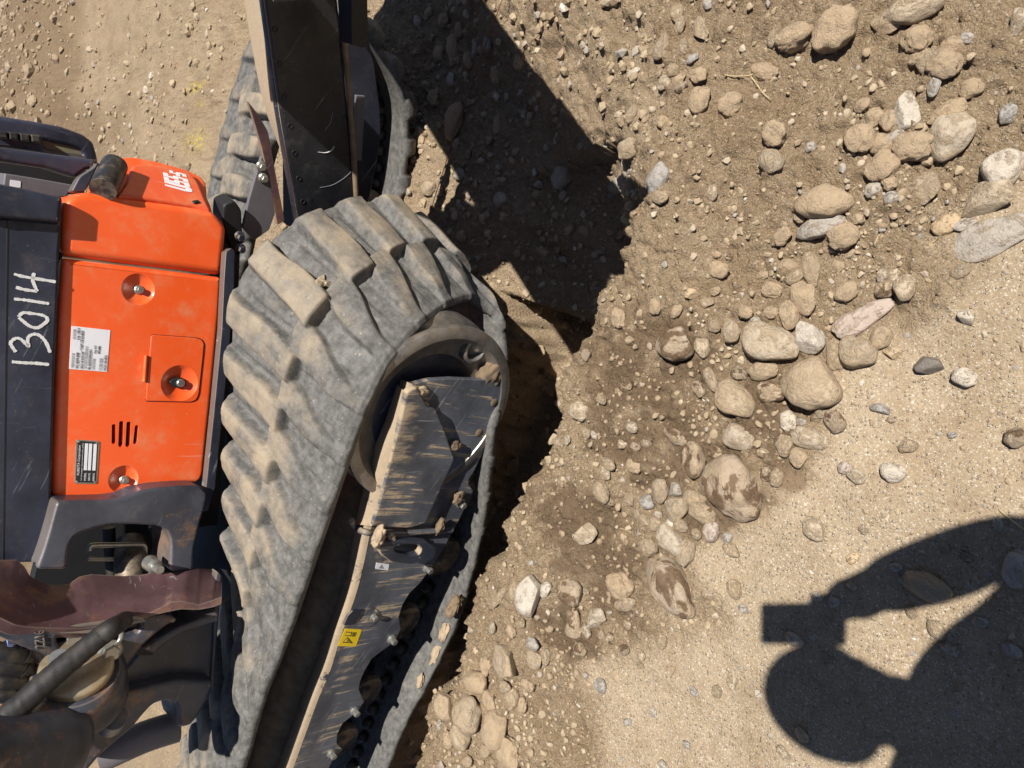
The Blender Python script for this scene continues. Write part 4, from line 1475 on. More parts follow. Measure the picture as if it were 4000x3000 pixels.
def belt(name, outer, inner, parent, pitch=.138, N=1700, K=120, lugh=.046, phase=0.0):
    """A rubber band between two closed edge curves given as (s, w, z)."""
    O = resample(spline(outer + [outer[0]], 8), N + 1)[:-1]
    I = resample(spline(inner + [inner[0]], 8), N + 1)[:-1]
    O = np.array([SWZ(*q) for q in O])
    I = np.array([SWZ(*q) for q in I])
    for _ in range(10):
        O = (np.roll(O, 1, 0) + O * 2 + np.roll(O, -1, 0)) / 4
        I = (np.roll(I, 1, 0) + I * 2 + np.roll(I, -1, 0)) / 4
    mid = (O + I) / 2
    tan = np.roll(mid, -1, 0) - np.roll(mid, 1, 0)
    tan /= np.linalg.norm(tan, axis=1)[:, None]
    acr = I - O
    nrm = np.cross(tan, acr)
    nrm /= np.linalg.norm(nrm, axis=1)[:, None]
    cen = mid.mean(0)
    if ((mid - cen) * nrm).sum() < 0:
        nrm = -nrm
    L = np.r_[0, np.cumsum(np.linalg.norm(np.diff(mid, axis=0), axis=1))]
    tot = L[-1] + np.linalg.norm(mid[0] - mid[-1])
    npitch = round(tot / pitch)
    u = L / tot * npitch + phase
    v = np.linspace(0, 1, K)
    Ug, Vg = np.meshgrid(u, v, indexing='ij')

    def lug(uu, vv, side):
        # vv: 0 at the belt's edge on that side, 1 at the other edge; the bars run slantwise across the belt
        sl = (.78, -.62)[side]
        ph = uu - (.85 if side else 0) - sl * (vv - .25) + .05 * np.sin(vv * 9 + side)
        k = np.round(ph)
        a = np.abs(ph - k)
        if side:
            hw = .275 - .04 * sst(.3, .0, vv)
        else:
            hw = .14 + .15 * sst(.05, .40, vv)
        hw = hw + .02 * vnoise(k * 5.3, vv * 6 + side * 9)
        m = 1 - sst(hw - .028, hw + .045, a)
        vend = .53 + .03 * vnoise(k * 2.7, k * 0 + side * 5)
        e = 1 - sst(vend - .012, vend + .03, vv)
        w_ = .85 + .15 * vnoise(k * 3.1, vv * 0 + side * 7) - .10 * np.abs(a / hw) ** 3
        return m * e * w_ * (.68 * (.22 + .78 * sst(.02, .22, vv)) if side == 0 else (.55 + .45 * sst(.0, .05, vv)))
    h = np.maximum(lug(Ug, Vg, 0), lug(Ug, 1 - Vg, 1))
    rib = .10 * sst(.22, .10, np.abs(((Ug * 2 - Vg * .3) % 1) - .5)) * sst(.02, .2, Vg) * sst(.98, .8, Vg)
    h0 = np.maximum(h, rib)
    rag = .045 * vnoise(Ug * 5, Vg * 5) + .010 * vnoise(Ug * 23, Vg * 15)
    hh = (h0 + rag * (.4 + h)) * lugh
    edge = np.minimum(Vg, 1 - Vg)
    hh = hh - .010 * sst(.03, .0, edge)
    P = O[:, None] + acr[:, None] * Vg[..., None]
    out = P + nrm[:, None] * hh[..., None]
    K2 = 14
    v2 = np.linspace(1, 0, K2)
    q = O[:, None] + acr[:, None] * v2[None, :, None] - nrm[:, None] * .030
    sec = np.concatenate([out, q], 1)
    M = sec.shape[1]
    V = sec.reshape(-1, 3)
    i = np.arange(N)
    j = np.arange(M)
    a = (i[:, None] * M + j[None]).ravel()
    b = (i[:, None] * M + (j[None] + 1) % M).ravel()
    c = (((i[:, None] + 1) % N) * M + (j[None] + 1) % M).ravel()
    d = (((i[:, None] + 1) % N) * M + j[None]).ravel()
    F = np.c_[a, b, c, d].astype(np.int32)
    me = bpy.data.meshes.new(name)
    me.vertices.add(len(V))
    me.vertices.foreach_set('co', V.ravel().astype(np.float32))
    me.loops.add(F.size)
    me.loops.foreach_set('vertex_index', F.ravel())
    me.polygons.add(len(F))
    me.polygons.foreach_set('loop_start', np.arange(0, F.size, 4, dtype=np.int32))
    me.polygons.foreach_set('loop_total', np.full(len(F), 4, dtype=np.int32))
    me.polygons.foreach_set('use_smooth', np.ones(len(F), bool))
    me.update()
    bm = bmesh.new()
    bm.from_mesh(me)
    bmesh.ops.recalc_face_normals(bm, faces=bm.faces)
    bm.to_mesh(me)
    bm.free()
    at = me.attributes.new('lug', 'FLOAT', 'POINT')
    at.data.foreach_set('value', np.concatenate([np.clip(h0, 0, 1), np.zeros((N, K2))], 1).ravel().astype(np.float32))
    me.materials.append(M_RUB)
    o = bpy.data.objects.new(name, me)
    link(o, parent)
    return o, O, I, nrm, tan, acr


out_px = [(1000, 2720), (1100, 2480), (1200, 2200), (1290, 1950), (1380, 1700), (1440, 1560), (1500, 1440), (1570, 1350), (1640, 1275), (1720, 1210), (1790, 1172), (1850, 1160), (1888, 1182)]
out_off = [0, 0, 0, 0, 0, .0, .008, .025, .058, .10, .145, .172, .185]
inn_px = [(955, 2200), (905, 2060), (905, 1950), (903, 1783), (906, 1610), (898, 1469), (898, 1282), (930, 1090), (1010, 985), (1090, 905), (1180, 850)]
A_out = [(2.75, A_W, .60), (2.2, A_W, .66), (1.75, A_W, .665)] + [sz(PA.off(k), q) for q, k in zip(out_px, out_off)] + \
        [(.40, A_W + .15, .165), (.48, A_W + .11, .13), (.58, A_W + .06, .13)] + \
        [sz(PA, q) for q in [(1948, 1690), (1905, 2050), (1810, 2400), (1700, 2640), (1590, 2850)]] + [(2.3, A_W, .01), (2.8, A_W, .04), (3.02, A_W, .16), (3.08, A_W, .33), (2.98, A_W, .50)]
print('front', [tuple(round(t, 3) for t in q) for q in A_out])
A_inn = [(2.75, A_W + .4, .54), (2.2, A_W + .4, .56), (1.75, A_W + .4, .58)] + [sz(PAI, q) for q in inn_px] + \
        [(.25, A_W + .42, .60), (.225, A_W + .46, .47), (.25, A_W + .48, .33), (.36, A_W + .47, .18)] + \
        [(.65, A_W + .4, .09), (1.0, A_W + .4, .03), (1.35, A_W + .4, .0), (1.6, A_W + .4, 0), (1.85, A_W + .4, .0), (2.3, A_W + .4, .01), (2.8, A_W + .4, .04), (3.02, A_W + .4, .16), (3.08, A_W + .4, .33), (2.98, A_W + .4, .48)]
BELT_A, OA, IA, NA, TA, AA = belt('crawler_belt', A_out, A_inn, EX, phase=.30)
BELT_A['label'] = 'near rubber crawler belt slipped off its idler, dusty on its lugs'


def guide_lugs(O, I, nrm, tan, acr, parent, rows, lo, hi, cond):
    base = None
    N = len(O)
    L = np.r_[0, np.cumsum(np.linalg.norm(np.diff(O, axis=0), axis=1))]
    s = 0.0
    while s < L[-1]:
        i = int(np.searchsorted(L, s))
        s += .066
        if i >= N or not cond(O[i], nrm[i]):
            continue
        for r in rows:
            c = O[i] + acr[i] * r - nrm[i] * .030
            a = acr[i] / np.linalg.norm(acr[i])
            if base is None:
                V = [(-.021, -.019, 0), (.021, -.019, 0), (.021, .019, 0), (-.021, .019, 0), (-.012, -.011, .042), (.012, -.011, .042), (.012, .011, .042), (-.012, .011, .042)]
                F = [(0, 1, 5, 4), (1, 2, 6, 5), (2, 3, 7, 6), (3, 0, 4, 7), (4, 5, 6, 7), (0, 3, 2, 1)]
                base = bpy.data.meshes.new('guide_lug')
                base.from_pydata(V, [], F)
                bm = bmesh.new()
                bm.from_mesh(base)
                bmesh.ops.bevel(bm, geom=bm.edges[:], offset=.006, segments=2, affect='EDGES')
                bmesh.ops.recalc_face_normals(bm, faces=bm.faces)
                bm.to_mesh(base)
                bm.free()
                base.polygons.foreach_set('use_smooth', [True] * len(base.polygons))
                base.materials.append(M_HOSE)
            o = bpy.data.objects.new('guide_lug', base)
            COL.objects.link(o)
            o.parent = parent
            m = np.eye(4)
            z = -nrm[i]
            x = tan[i] - tan[i].dot(z) * z
            x /= np.linalg.norm(x)
            m[:3, 0], m[:3, 2] = x, z
            m[:3, 1] = np.cross(z, x)
            m[:3, 3] = c
            o.matrix_parent_inverse = Matrix.Identity(4)
            o.matrix_basis = Matrix(m.tolist())


def low_run(p, n):
    return n[2] < -.6 and .7 < p.dot(TD) < 2.3


guide_lugs(OA, IA, NA, TA, AA, BELT_A, (.36, .62), 0, 0, low_run)

# --- idler wheel of the near crawler, bared by the slipped belt
ipl = trk(1.25)
IC = SWZ(.662, 1.245, .402)
prof = [(.02, .060), (.12, .060), (.20, .048), (.262, .030), (.287, .004), (.292, -.004), (.318, -.006), (.331, .000), (.334, .010), (.330, .020), (.312, .030), (.306, .048), (.312, .062), (.332, .072),
        (.340, .082), (.340, .125), (.334, .135), (.30, .138), (.262, .10), (.16, .085), (.02, .085)]
prof = [(a * .765, b) for a, b in prof]
IDL = lathe('idler_wheel', IC, TN, prof, M_IDLER, EX, 96, 'bare steel idler wheel half full of soil')
web = lathe('idler_web', IC + TN * .050, TN, [(.0, -.004), (.198, -.004), (.198, .02), (0, .02)], M_BLACK, IDL, 64)
c = trk(1.275).at(1846, 1362)
lathe('web_ring', c, TN, [(.026, .02), (.026, -.012), (.030, -.016), (.037, -.014), (.039, .02)], M_IDLER, IDL, 40)
lathe('web_hole', c + TN * .018, TN, [(0, 0), (.027, 0)], M_DARK, IDL, 30)
hub_c = IC + TN * .01
lathe('idler_hub', IC, TN, [(0, .02), (.055, .02), (.062, .03), (.066, .05)], M_ROLL, IDL, 40)
# yoke that carries the idler, dust on its back
y0 = trk(1.315).at(1715, 1440)
tube('idler_yoke', [y0, y0 + TD * .03 + TN * .004, y0 + TD * .09 + TN * .02, y0 + TD * .22 + TN * .03], [.016, .036, .044, .046], M_FRAMETOP, EX, 24)

# --- side frame of the near crawler
FW = 1.245
pf = trk(FW)
front_bend = [(1612, 1500), (1572, 1640), (1530, 1760), (1462, 2010), (1400, 2290), (1330, 2490), (1290, 2620), (1240, 2740), (1160, 2960), (1110, 3100)]
top_back = [(1562, 1481), (1515, 1620), (1469, 1753), (1402, 2000), (1342, 2283), (1270, 2488), (1230, 2603), (1182, 2723), (1092, 2964), (1040, 3100)]
deep = [(1500, 1500), (1430, 1640), (1380, 1753), (1300, 1990), (1230, 2240), (1150, 2440), (1110, 2560), (1060, 2690), (980, 2930), (930, 3060)]
deep2 = [(1440, 1540), (1370, 1680), (1310, 1790), (1210, 2010), (1120, 2230), (1040, 2440), (1000, 2560), (950, 2690), (880, 2930), (830, 3060)]
scal = [(1985, 1545), (1965, 1600), (1910, 1720), (1850, 1845), (1832, 1868), (1830, 1892), (1849, 1918), (1818, 1982), (1788, 2042), (1740, 2130), (1692, 2210), (1640, 2278), (1600, 2318), (1574, 2360), (1558, 2410),
        (1566, 2456), (1544, 2506), (1502, 2536), (1453, 2573), (1425, 2620), (1408, 2660), (1402, 2693), (1423, 2741), (1393, 2783), (1339, 2826), (1318, 2868), (1316, 2904), (1339, 2928), (1303, 2964), (1272, 3025), (1240, 3100)]
FR = plate('track_frame', pf, [(1620, 1500), (1680, 1485), (1764, 1480), (1939, 1487)] + scal + front_bend[::-1], .016, M_FRAME, EX, .002, .003,
           label='blue black side frame of the near crawler streaked with dried mud')
pt, pd, pd2 = trk(FW + .055), trk(FW + .15), trk(FW + .30)
FT = loft('frame_top', [[trk(FW + .075).at(*q) for q in top_back], [pt.at(*q) for q in top_back], [trk(FW + .012).at(*[(a + b) / 2 for a, b in zip(p, q)]) for p, q in zip(top_back, front_bend)],
                        [trk(FW - .0005).at(*q) for q in front_bend]], M_FRAMETOP, FR, 70, 4, .008, label='sloping top of the side frame thick with dust')
loft('packed_soil', [[pd2.at(*q) for q in deep2], [pd.at(*q) for q in deep], [trk(FW + .06).at(*q) for q in top_back]], M_MUD, FR, 70, 5, .008)
# bulged cover over the front half
cov = trk(FW - .022)
CV = plate('cover_plate', cov, [(1590, 1530), (1630, 1512), (1672, 1590), (1706, 1600), (1742, 1690), (1778, 1795), (1730, 1900), (1664, 2046), (1600, 2066), (1450, 2058), (1478, 1980), (1532, 1770), (1566, 1640)], .020, M_FRAME, FR, .006, .010)
loft('cover_roll', [[trk(FW + .045).at(*q) for q in [(1552, 1500), (1505, 1640), (1455, 1770), (1398, 2000), (1380, 2046)]], [trk(FW + .005).at(*q) for q in [(1570, 1520), (1530, 1650), (1487, 1770), (1428, 2005), (1410, 2050)]],
                     [trk(FW - .020).at(*q) for q in [(1600, 1535), (1570, 1650), (1534, 1770), (1480, 1985), (1452, 2056)]]], M_FRAMETOP, CV, 40, 4, .004)
rimpts = [(1372, 2034), (1392, 2062), (1426, 2078), (1468, 2082), (1600, 2080), (1764, 2070)]
tube('cover_rim', [trk(FW + .03 if i < 2 else FW - .015).at(*q) for i, q in enumerate(rimpts)], .0085, M_FRAME, CV, 10)
for q in [(1930, 1573), (1871, 1690), (1819, 1800)]:
    lathe('plugged_hole', trk(FW).at(*q), TN, [(0, -.0022), (.010, -.002), (.0125, -.0005), (.0125, .002)], M_MUD, FR, 20)
for q in [(1797, 1964), (1668, 2217), (1529, 2494), (1384, 2774), (1294, 2940)]:
    hex_bolt(trk(FW), q, .0125, M_ZINC, FR, .022)
hex_bolt(trk(FW), (1459, 2407), .0105, M_ZINC, FR, .016)
plate('cover_patch', trk(FW - .006), [(1342, 2444), (1360, 2404), (1380, 2386), (1418, 2380), (1404, 2412), (1378, 2440)], .010, M_BLACK, FR, .002, .004)
plate('grease_cover', trk(FW - .002), [(1352, 2446), (1380, 2384), (1418, 2374), (1470, 2378), (1487, 2400), (1470, 2432), (1440, 2452), (1400, 2448)], .006, M_FRAME, FR, .001, .008)
# tie-down loop
lp = trk(FW - .052)
plate('tie_down_loop', lp, [(1474, 2136), (1500, 2118), (1560, 2112), (1670, 2118), (1705, 2140), (1702, 2176), (1668, 2200), (1600, 2206), (1530, 2196), (1490, 2172)], .022, M_FRAMETOP, FR, .004, .010,
      holes=[[(1545, 2132), (1570, 2126), (1630, 2128), (1648, 2144), (1640, 2166), (1600, 2172), (1562, 2164), (1540, 2150)]])
for q in [(1500, 2150), (1680, 2160)]:
    a = trk(FW - .03).at(*q)
    tube('loop_stub', [a, a + TN * .04], .014, M_FRAME, FR, 12)
# labels on the frame
ys = trk(FW - .0006)
YS = plate('warning_label', ys, [(1348, 2455), (1414, 2459), (1390, 2525), (1319, 2524)], .0008, M_YELLOW, FR, .0002, .004)
plate('warning_triangle', ys.off(-.0006), [(1338, 2510), (1358, 2489), (1378, 2513)], .0006, M_PRINT, YS, .0001)
plate('triangle_face', ys.off(-.0012), [(1345, 2507), (1358, 2495), (1371, 2509)], .0006, M_YELLOW, YS, .0001)
for k, (a, b) in enumerate([((1352, 2507), (1361, 2499)), ((1355, 2499), (1365, 2507))]):
    tube('figure_mark', [ys.off(-.0020).at(*a), ys.off(-.0020).at(*b)], .0006, M_PRINT, YS, 6)
plate('book_mark', ys.off(-.0006), [(1354, 2468), (1376, 2469), (1370, 2485), (1348, 2484)], .0006, M_PRINT, YS, .0001)
plate('book_page', ys.off(-.0012), [(1357, 2471), (1373, 2472), (1368, 2482), (1351, 2481)], .0006, M_YELLOW, YS, .0001)
for k in range(3):
    o_ = 5 * k
    tube('print_line', [ys.off(-.0010).at(1380 + o_, 2470), ys.off(-.0010).at(1374 + o_, 2487)], .0005, M_PRINT, YS, 6)
plate('paper_label', ys, [(1470, 2198), (1521, 2204), (1516, 2228), (1466, 2222)], .0008, M_WHITE, FR, .0002, .002)
plate('label_mark', ys.off(-.0006), [(1478, 2220), (1490, 2204), (1500, 2222)], .0006, M_PRINTG, FR, .0001)
# rollers under the frame
for q in [(1855, 1912), (1738, 2182), (1578, 2440), (1428, 2716), (1335, 2908)]:
    cc = trk(FW + .03).at(*q)
    lathe('track_roller', cc, TN, [(0, .0), (.02, .0), (.028, .008), (.050, .008), (.062, .002), (.066, .012), (.064, .03), (.045, .05), (.045, .16), (.064, .17), (.064, .20), (0, .2)], M_ROLL, EX, 32)
# soil lying in the idler and on the frame
def clod_lump(name, at, r, sc, mat, seed, label=None, parent=None):
    V, F = ICO3
    o = seed * 3.7
    P = V * (1 + .30 * vnoise(V[:, 0] * 1.7 + o, V[:, 1] * 1.7, V[:, 2] * 1.7) + .18 * vnoise(V[:, 0] * 4 + o, V[:, 1] * 4, V[:, 2] * 4) + .10 * vnoise(V[:, 0] * 10 + o, V[:, 1] * 10, V[:, 2] * 10))[:, None]
    P = P * np.array(sc) * r
    W = np.array(at) + np.outer(P[:, 0], TD) + np.outer(P[:, 1], TN) + np.outer(P[:, 2], UP)
    ob = mesh_obj(name, W, F.tolist(), mat, parent, True)
    if label:
        ob['label'] = label
        ob['category'] = 'soil clod'
    return ob


clod_lump('soil_clod', trk(1.27).at(1912, 1450), .040, (1.5, .7, .9), M_MUD, 1, 'brown mound of soil lying inside the bare idler wheel')
clod_lump('soil_clod', trk(1.235).at(1775, 1745), .016, (1.0, .6, 1.5), M_MUD, 2, 'crumb of soil stuck in the groove of the cover plate')
clod_lump('soil_clod', trk(1.225).at(1718, 2058), .014, (2.0, .8, .8), M_MUD, 3, 'strip of soil lying on the rim below the cover plate')
clod_lump('soil_clod', trk(1.235).at(1792, 1945), .017, (1.1, .6, 1.1), M_MUD, 4, 'soil packed around the uppermost roller bolt')
clod_lump('soil_clod', trk(1.200).at(1480, 2100), .020, (1.5, .9, .9), M_MUDL, 5, 'pale dry clod resting on top of the tie down loop')
clod_lump('soil_clod', trk(1.205).at(1528, 2098), .011, (1.1, 1, 1), M_MUDL, 8, 'small pale pebble of soil beside the clod on the tie down loop')
clod_lump('soil_clod', trk(1.24).at(1628, 1530), .020, (.8, .7, 1.5), M_MUDL, 6, 'dry cracked soil wedged at the front end of the side frame')
clod_lump('soil_clod', trk(1.24).at(1650, 1582), .012, (.8, .7, 1.5), M_MUDL, 9, 'pale crumb of soil hanging over the cover plate edge')
for k, (a, w, z, r) in enumerate([(1.05, 1.50, .30, .05), (1.22, 1.47, .33, .04), (1.45, 1.48, .33, .05), (1.62, 1.46, .35, .045), (1.8, 1.47, .36, .05), (1.33, 1.52, .36, .04)]):
    clod_lump('soil_clod', SWZ(a, w, z), r, (1.5, 1, .6), M_MUD, 20 + k, ['first', 'second', 'third', 'fourth', 'fifth', 'sixth'][k] + ' damp soil lump in the gap above the side frame, counted from the idler')
# --- far crawler
B_W = 2.30
PB = trk(B_W)
b_low = [(1420, 45), (1475, 150), (1530, 240), (1575, 330), (1600, 420), (1606, 520), (1592, 700), (1562, 850), (1530, 1000)]
low = [sz(PB, q) for q in b_low]
B_in = [(1.2, B_W, .46), (.8, B_W, .48), (.45, B_W, .50), (.15, B_W, .50), (-.10, B_W, .48), (-.24, B_W, .41)] + low[:] + [(1.0, B_W, -.12), (1.6, B_W, -.10), (2.2, B_W, -.06), (2.5, B_W, .10), (2.5, B_W, .34), (2.2, B_W, .45), (1.7, B_W, .46)]
B_out = [(a + .02, b + .40, c_ + (.0 if c_ > .3 else -.02)) for a, b, c_ in B_in]
BELT_B, OB, IB, NB_, TB, AB = belt('crawler_belt', B_out, B_in, EX, phase=.1, N=1100, K=70)
BELT_B['label'] = 'far rubber crawler belt seen from its inner side behind the black arm'
guide_lugs(OB, IB, NB_, TB, AB, BELT_B, (.36, .64), 0, 0, lambda p, n: (n[2] < -.5 and -.3 < p.dot(TD) < .8))
plate('track_frame', trk(2.46), [(1150, 400), (1320, 60), (1440, 150), (1470, 420), (1480, 560), (1430, 860), (1380, 1000), (1150, 900)], .1, M_DARK, EX, .004)
lathe('idler_wheel', SWZ(-.02, 2.44, .22), TN, [(0, 0), (.20, 0), (.22, .02), (.22, .10), (0, .12)], M_ROLL, EX, 48)
for k in range(4):
    lathe('track_roller', SWZ(.35 + .3 * k, 2.42, .0), TN, [(0, 0), (.06, 0), (.06, .2), (0, .2)], M_ROLL, EX, 24)

# --- blade arm: the long black box beam between the crawlers
pa = trk(1.80)
edge = [(1025, -60), (1032, 0), (1053, 151), (1089, 422), (1119, 603), (1162, 844), (1190, 1000)]
lipl = [(1318, -60), (1321, 0), (1342, 211), (1372, 542), (1394, 856), (1404, 1000)]
lipr = [(1338, -60), (1342, 0), (1364, 301), (1386, 600), (1400, 856), (1412, 1000)]
topl = [(945, -60), (954, 0), (987, 199), (1035, 422), (1113, 640), (1146, 838), (1172, 1000)]
ARM = plate('blade_arm', pa, edge + lipl[::-1], .04, M_ARMFACE, EX, .010, 0, label='long black box arm with a row of round plug marks and dust on its top')
loft('arm_top', [[pa.off(.13).at(*q) for q in topl], [pa.off(.06).at(*[(a + b) / 2 for a, b in zip(p, q)]) for p, q in zip(topl, edge)], [pa.off(.002).at(*q) for q in edge]], M_ARM, ARM, 40, 2, .006)
tube('arm_lip', [pa.off(-.004).at(*[(a + b) / 2 for a, b in zip(p, q)]) for p, q in zip(lipl, [lipr[0], lipr[1], lipr[2], lipr[3], lipr[4], lipr[5]])], .0075, M_MUD, ARM, 10)
for q in [(1075, 114), (1094, 250), (1113, 375), (1133, 491), (1150, 597), (1167, 697), (1183, 787)]:
    lathe('plug_mark', pa.off(-.001).at(*q), TN, [(.0045, .002), (.005, -.0006), (.0064, -.0008), (.0072, .002)], M_DARK, ARM, 20)
tube('scratch', [pa.off(-.0005).at(*q) for q in [(1243, 594), (1268, 597), (1288, 592), (1300, 582), (1306, 570)]], [.0008, .0016, .0012, .0006], M_CHALK, ARM, 6)
tube('scratch', [pa.off(-.0005).at(*q) for q in [(1250, 733), (1300, 722), (1345, 695), (1372, 670)]], .0006, M_PRINTG, ARM, 6)
tube('scratch', [pa.off(-.0005).at(*q) for q in [(1270, 510), (1290, 480), (1300, 440)]], .0006, M_PRINTG, ARM, 6)
up_ = trk(1.98)
UPL = plate('under_plate', up_, [(1345, -40), (1410, -40), (1433, 120), (1463, 253), (1484, 422), (1487, 512), (1478, 597), (1455, 720), (1427, 850), (1410, 1000), (1380, 1000)], .02, M_BLACK, EX, .003, .004)
plate('gusset', trk(1.92), [(1392, 372), (1427, 375), (1413, 628), (1388, 630)], .012, M_GREYBOX, UPL, .002, .002, label='small pale grey gusset below the arm')
plate('pin_block', trk(1.62), [(1370, -30), (1436, -30), (1440, 100), (1424, 190), (1400, 180), (1372, 176)], .06, M_DARK, EX, .004, .006)
plate('lift_cylinder_guard', trk(2.10), [(966, 392), (1008, 446), (1047, 512), (1059, 573), (1083, 711), (1113, 862), (1083, 880), (1062, 760), (1041, 663), (1020, 570), (994, 482)], .014, M_CASTRED, EX, .002, .006,
      label='narrow red brown guard plate between the arm and the far crawler')
gp = plate('bracket_plate', trk(2.04), [(1023, 609), (1053, 681), (1075, 832), (1052, 898), (993, 940), (948, 892), (975, 771)], .014, M_GREYBOX, EX, .002, .006)
for q in [(1019, 648), (1027, 694)]:
    hex_bolt(trk(2.04), q, .012, M_ZINC, gp, .02)
plate('hose_bracket', trk(2.02), [(873, 800), (915, 782), (944, 820), (950, 950), (930, 1010), (900, 960), (868, 860)], .08, M_DARK, EX, .006, .01)
for q in [(934, 922), (938, 970)]:
    hex_bolt(trk(1.98), q, .012, M_BLACK, EX, .02)
# undercarriage body between the crawlers
lathe('slew_ring', SWZ(1.35, 2.05, .50), UP, [(0, -.1), (.40, -.1), (.42, -.06), (.42, .06), (.36, .12), (0, .12)], M_DARK, EX, 64)
bm_c = [SWZ(a, w, z) for z in (.18, .46) for a, w in ((.75, 1.66), (2.0, 1.66), (2.0, 2.32), (.75, 2.32))]
mesh_obj('centre_frame', bm_c, [(0, 1, 2, 3), (4, 5, 6, 7), (0, 1, 5, 4), (1, 2, 6, 5), (2, 3, 7, 6), (3, 0, 4, 7)], M_DARK, EX, False)
# blade, raised, beyond the right end of the arm (outside the picture; it shades the cut)
def en_pt(e, o, z):
    s = e * .416 + o * .909
    w = -e * .909 + o * .416
    return SWZ(s, w, z)
rows = []
for (o, z, e0) in [(.101, .80, -.91), (.151, .86, -.95), (.211, .92, -1.01), (.241, 1.04, -.955), (.305, 1.21, -.90)]:
    rows.append([en_pt(e, o, z) for e in np.linspace(e0, -2.75, 10)])
BL = loft('dozer_blade', rows, M_BLACK, EX, 40, 4, .03)

BPX = [(1742, 735), (1636, 985), (1740, 1040), (1880, 1070), (2003, 985), (1960, 900)]  # outline of the shade wanted on the cut floor


def over(px, py, z):
    g = on_z(px, py, .0)
    return g - SUNDIR * (z / -SUNDIR[2])


for nm, pp in (('added_shade_plate', BPX),):  # unseen plate added only to throw that shade, not a blade part
    top = [over(a, b, 1.27) for a, b in pp]
    V = top + [q - UP * .03 - TD * .005 for q in top]
    m_ = len(top)
    mesh_obj(nm, V, [tuple(range(m_)), tuple(range(2 * m_ - 1, m_ - 1, -1))] + [(i, (i + 1) % m_, (i + 1) % m_ + m_, i + m_) for i in range(m_)], M_BLACK, EX, False)

# --- upper body
PP = az_plane(87, 2.00)
SIDE = plate('side_cover', PP, [(247, 1008), (866, 1083), (868, 1112), (860, 1250), (836, 1500), (815, 1700), (800, 1850), (790, 1876), (772, 1888), (700, 1890), (600, 1902), (545, 1916), (488, 1938), (420, 1950), (300, 1953),
                                (222, 1950), (206, 1930), (207, 1800), (219, 1500), (232, 1200), (244, 1030)], .10, M_ORANGE, EX, .014, .012, seg=5, label='orange side cover with a hatch, vent slots and two recessed bolts')
VENTS = [[(447, 1664), (455, 1660), (463, 1664), (463, 1735), (455, 1741), (446, 1737)], [(476, 1652), (485, 1648), (494, 1652), (491, 1745), (482, 1753), (472, 1748)],
         [(505, 1654), (514, 1650), (523, 1655), (519, 1745), (510, 1753), (500, 1748)], [(538, 1668), (545, 1664), (552, 1668), (546, 1735), (538, 1741), (530, 1737)]]
cut = [plate('cutter', PP.off(-.02), v, .04, M_DARK, None, .0005, .003) for v in VENTS]
cut += [dish_cutter(PP.at(*q), PP.n, r, .016) for q, r in [((540, 1130), .041), ((482, 1872), .037)]]
cut += [dish_cutter(PP.at(702, 1497), PP.n, .048, .016)]
carve(SIDE, cut)
plate('vent_back', PP.off(.016), [(430, 1640), (560, 1640), (560, 1760), (430, 1760)], .01, M_DARK, SIDE, .001)
tube('cable', [PP.off(.012).at(*q) for q in [(505, 1735), (514, 1700), (516, 1680), (508, 1672)]], .003, M_ZINC, SIDE, 8)
HOOD = plate('rear_hood', PP.off(-.004), [(246, 998), (862, 1073), (874, 1050), (887, 915), (887, 888), (862, 852), (836, 826), (770, 812), (600, 788), (400, 756), (338, 750), (292, 756), (262, 775), (250, 805), (246, 900)], .16, M_ORANGE, EX, .020, .02, seg=6,
             label='orange rear corner hood above the crawler')
# recessed bolts, hatch
for q, r in [((540, 1130), .040), ((482, 1872), .036)]:
    c = PP.off(-.0015).at(*q)
    hex_bolt(PP.off(.014), (q[0] + 2, q[1] + 2), .0100, M_ZINC, SIDE, .017)
hpx = [(588, 1309), (600, 1306), (770, 1318), (792, 1326), (800, 1340), (798, 1370), (780, 1540), (770, 1565), (750, 1573), (572, 1569), (568, 1560), (575, 1470), (582, 1380)]
HG = plate('hatch_gap', PP.off(-.0008), hpx, .004, M_DARK, SIDE, .0008, .008)
HT = plate('hatch_door', PP.off(-.0030), [(a + (2.5 if a < 680 else -2.5), b + (2.5 if b < 1430 else -2.5)) for a, b in hpx], .006, M_ORANGE, SIDE, .002, .008, label='small orange hatch with a round lock dish')
carve(HG, [dish_cutter(PP.off(-.0008).at(702, 1497), PP.n, .049, .017)])
carve(HT, [dish_cutter(PP.off(-.003).at(702, 1497), PP.n, .050, .018)])
c = PP.off(-.0045).at(702, 1497)
plate('lock_flap', PP.off(.004), smooth_closed([(662, 1492), (680, 1478), (705, 1474), (724, 1484), (730, 1500), (720, 1512), (698, 1516), (676, 1508)], 3), .012, M_DARK, HT, .003)
lathe('lock_barrel', PP.off(.003).at(704, 1496), PP.n, [(0, -.008), (.009, -.008), (.011, -.006), (.011, .01)], M_ZINC, HT, 24)
tube('hinge', [PP.off(-.004).at(570, 1388), PP.off(-.004).at(563, 1490)], .0045, M_ORANGE, SIDE, 10)
# paper label with print
LB = plate('data_label', PP.off(-.0008), [(280, 1273), (431, 1290), (418, 1453), (270, 1441)], .001, M_WHITE, SIDE, .0002)


def lab(u, v):      # u along the text (0..1 upward in the photo), v down the label
    a = np.array([270, 1441.]) * (1 - u) + np.array([280, 1273.]) * u
    b = np.array([418, 1453.]) * (1 - u) + np.array([431, 1290.]) * u
    return tuple(a * (1 - v) + b * v)


lpz = PP.off(-.0022)


def ltext(s, u0, u1, v, hv, mat=M_PRINT):
    text('label_print', s, PP.off(-.0016), lab(u0, v), lab(u1, v), mat, LB, lab(u0, v - hv), .0002, lift=.0002)


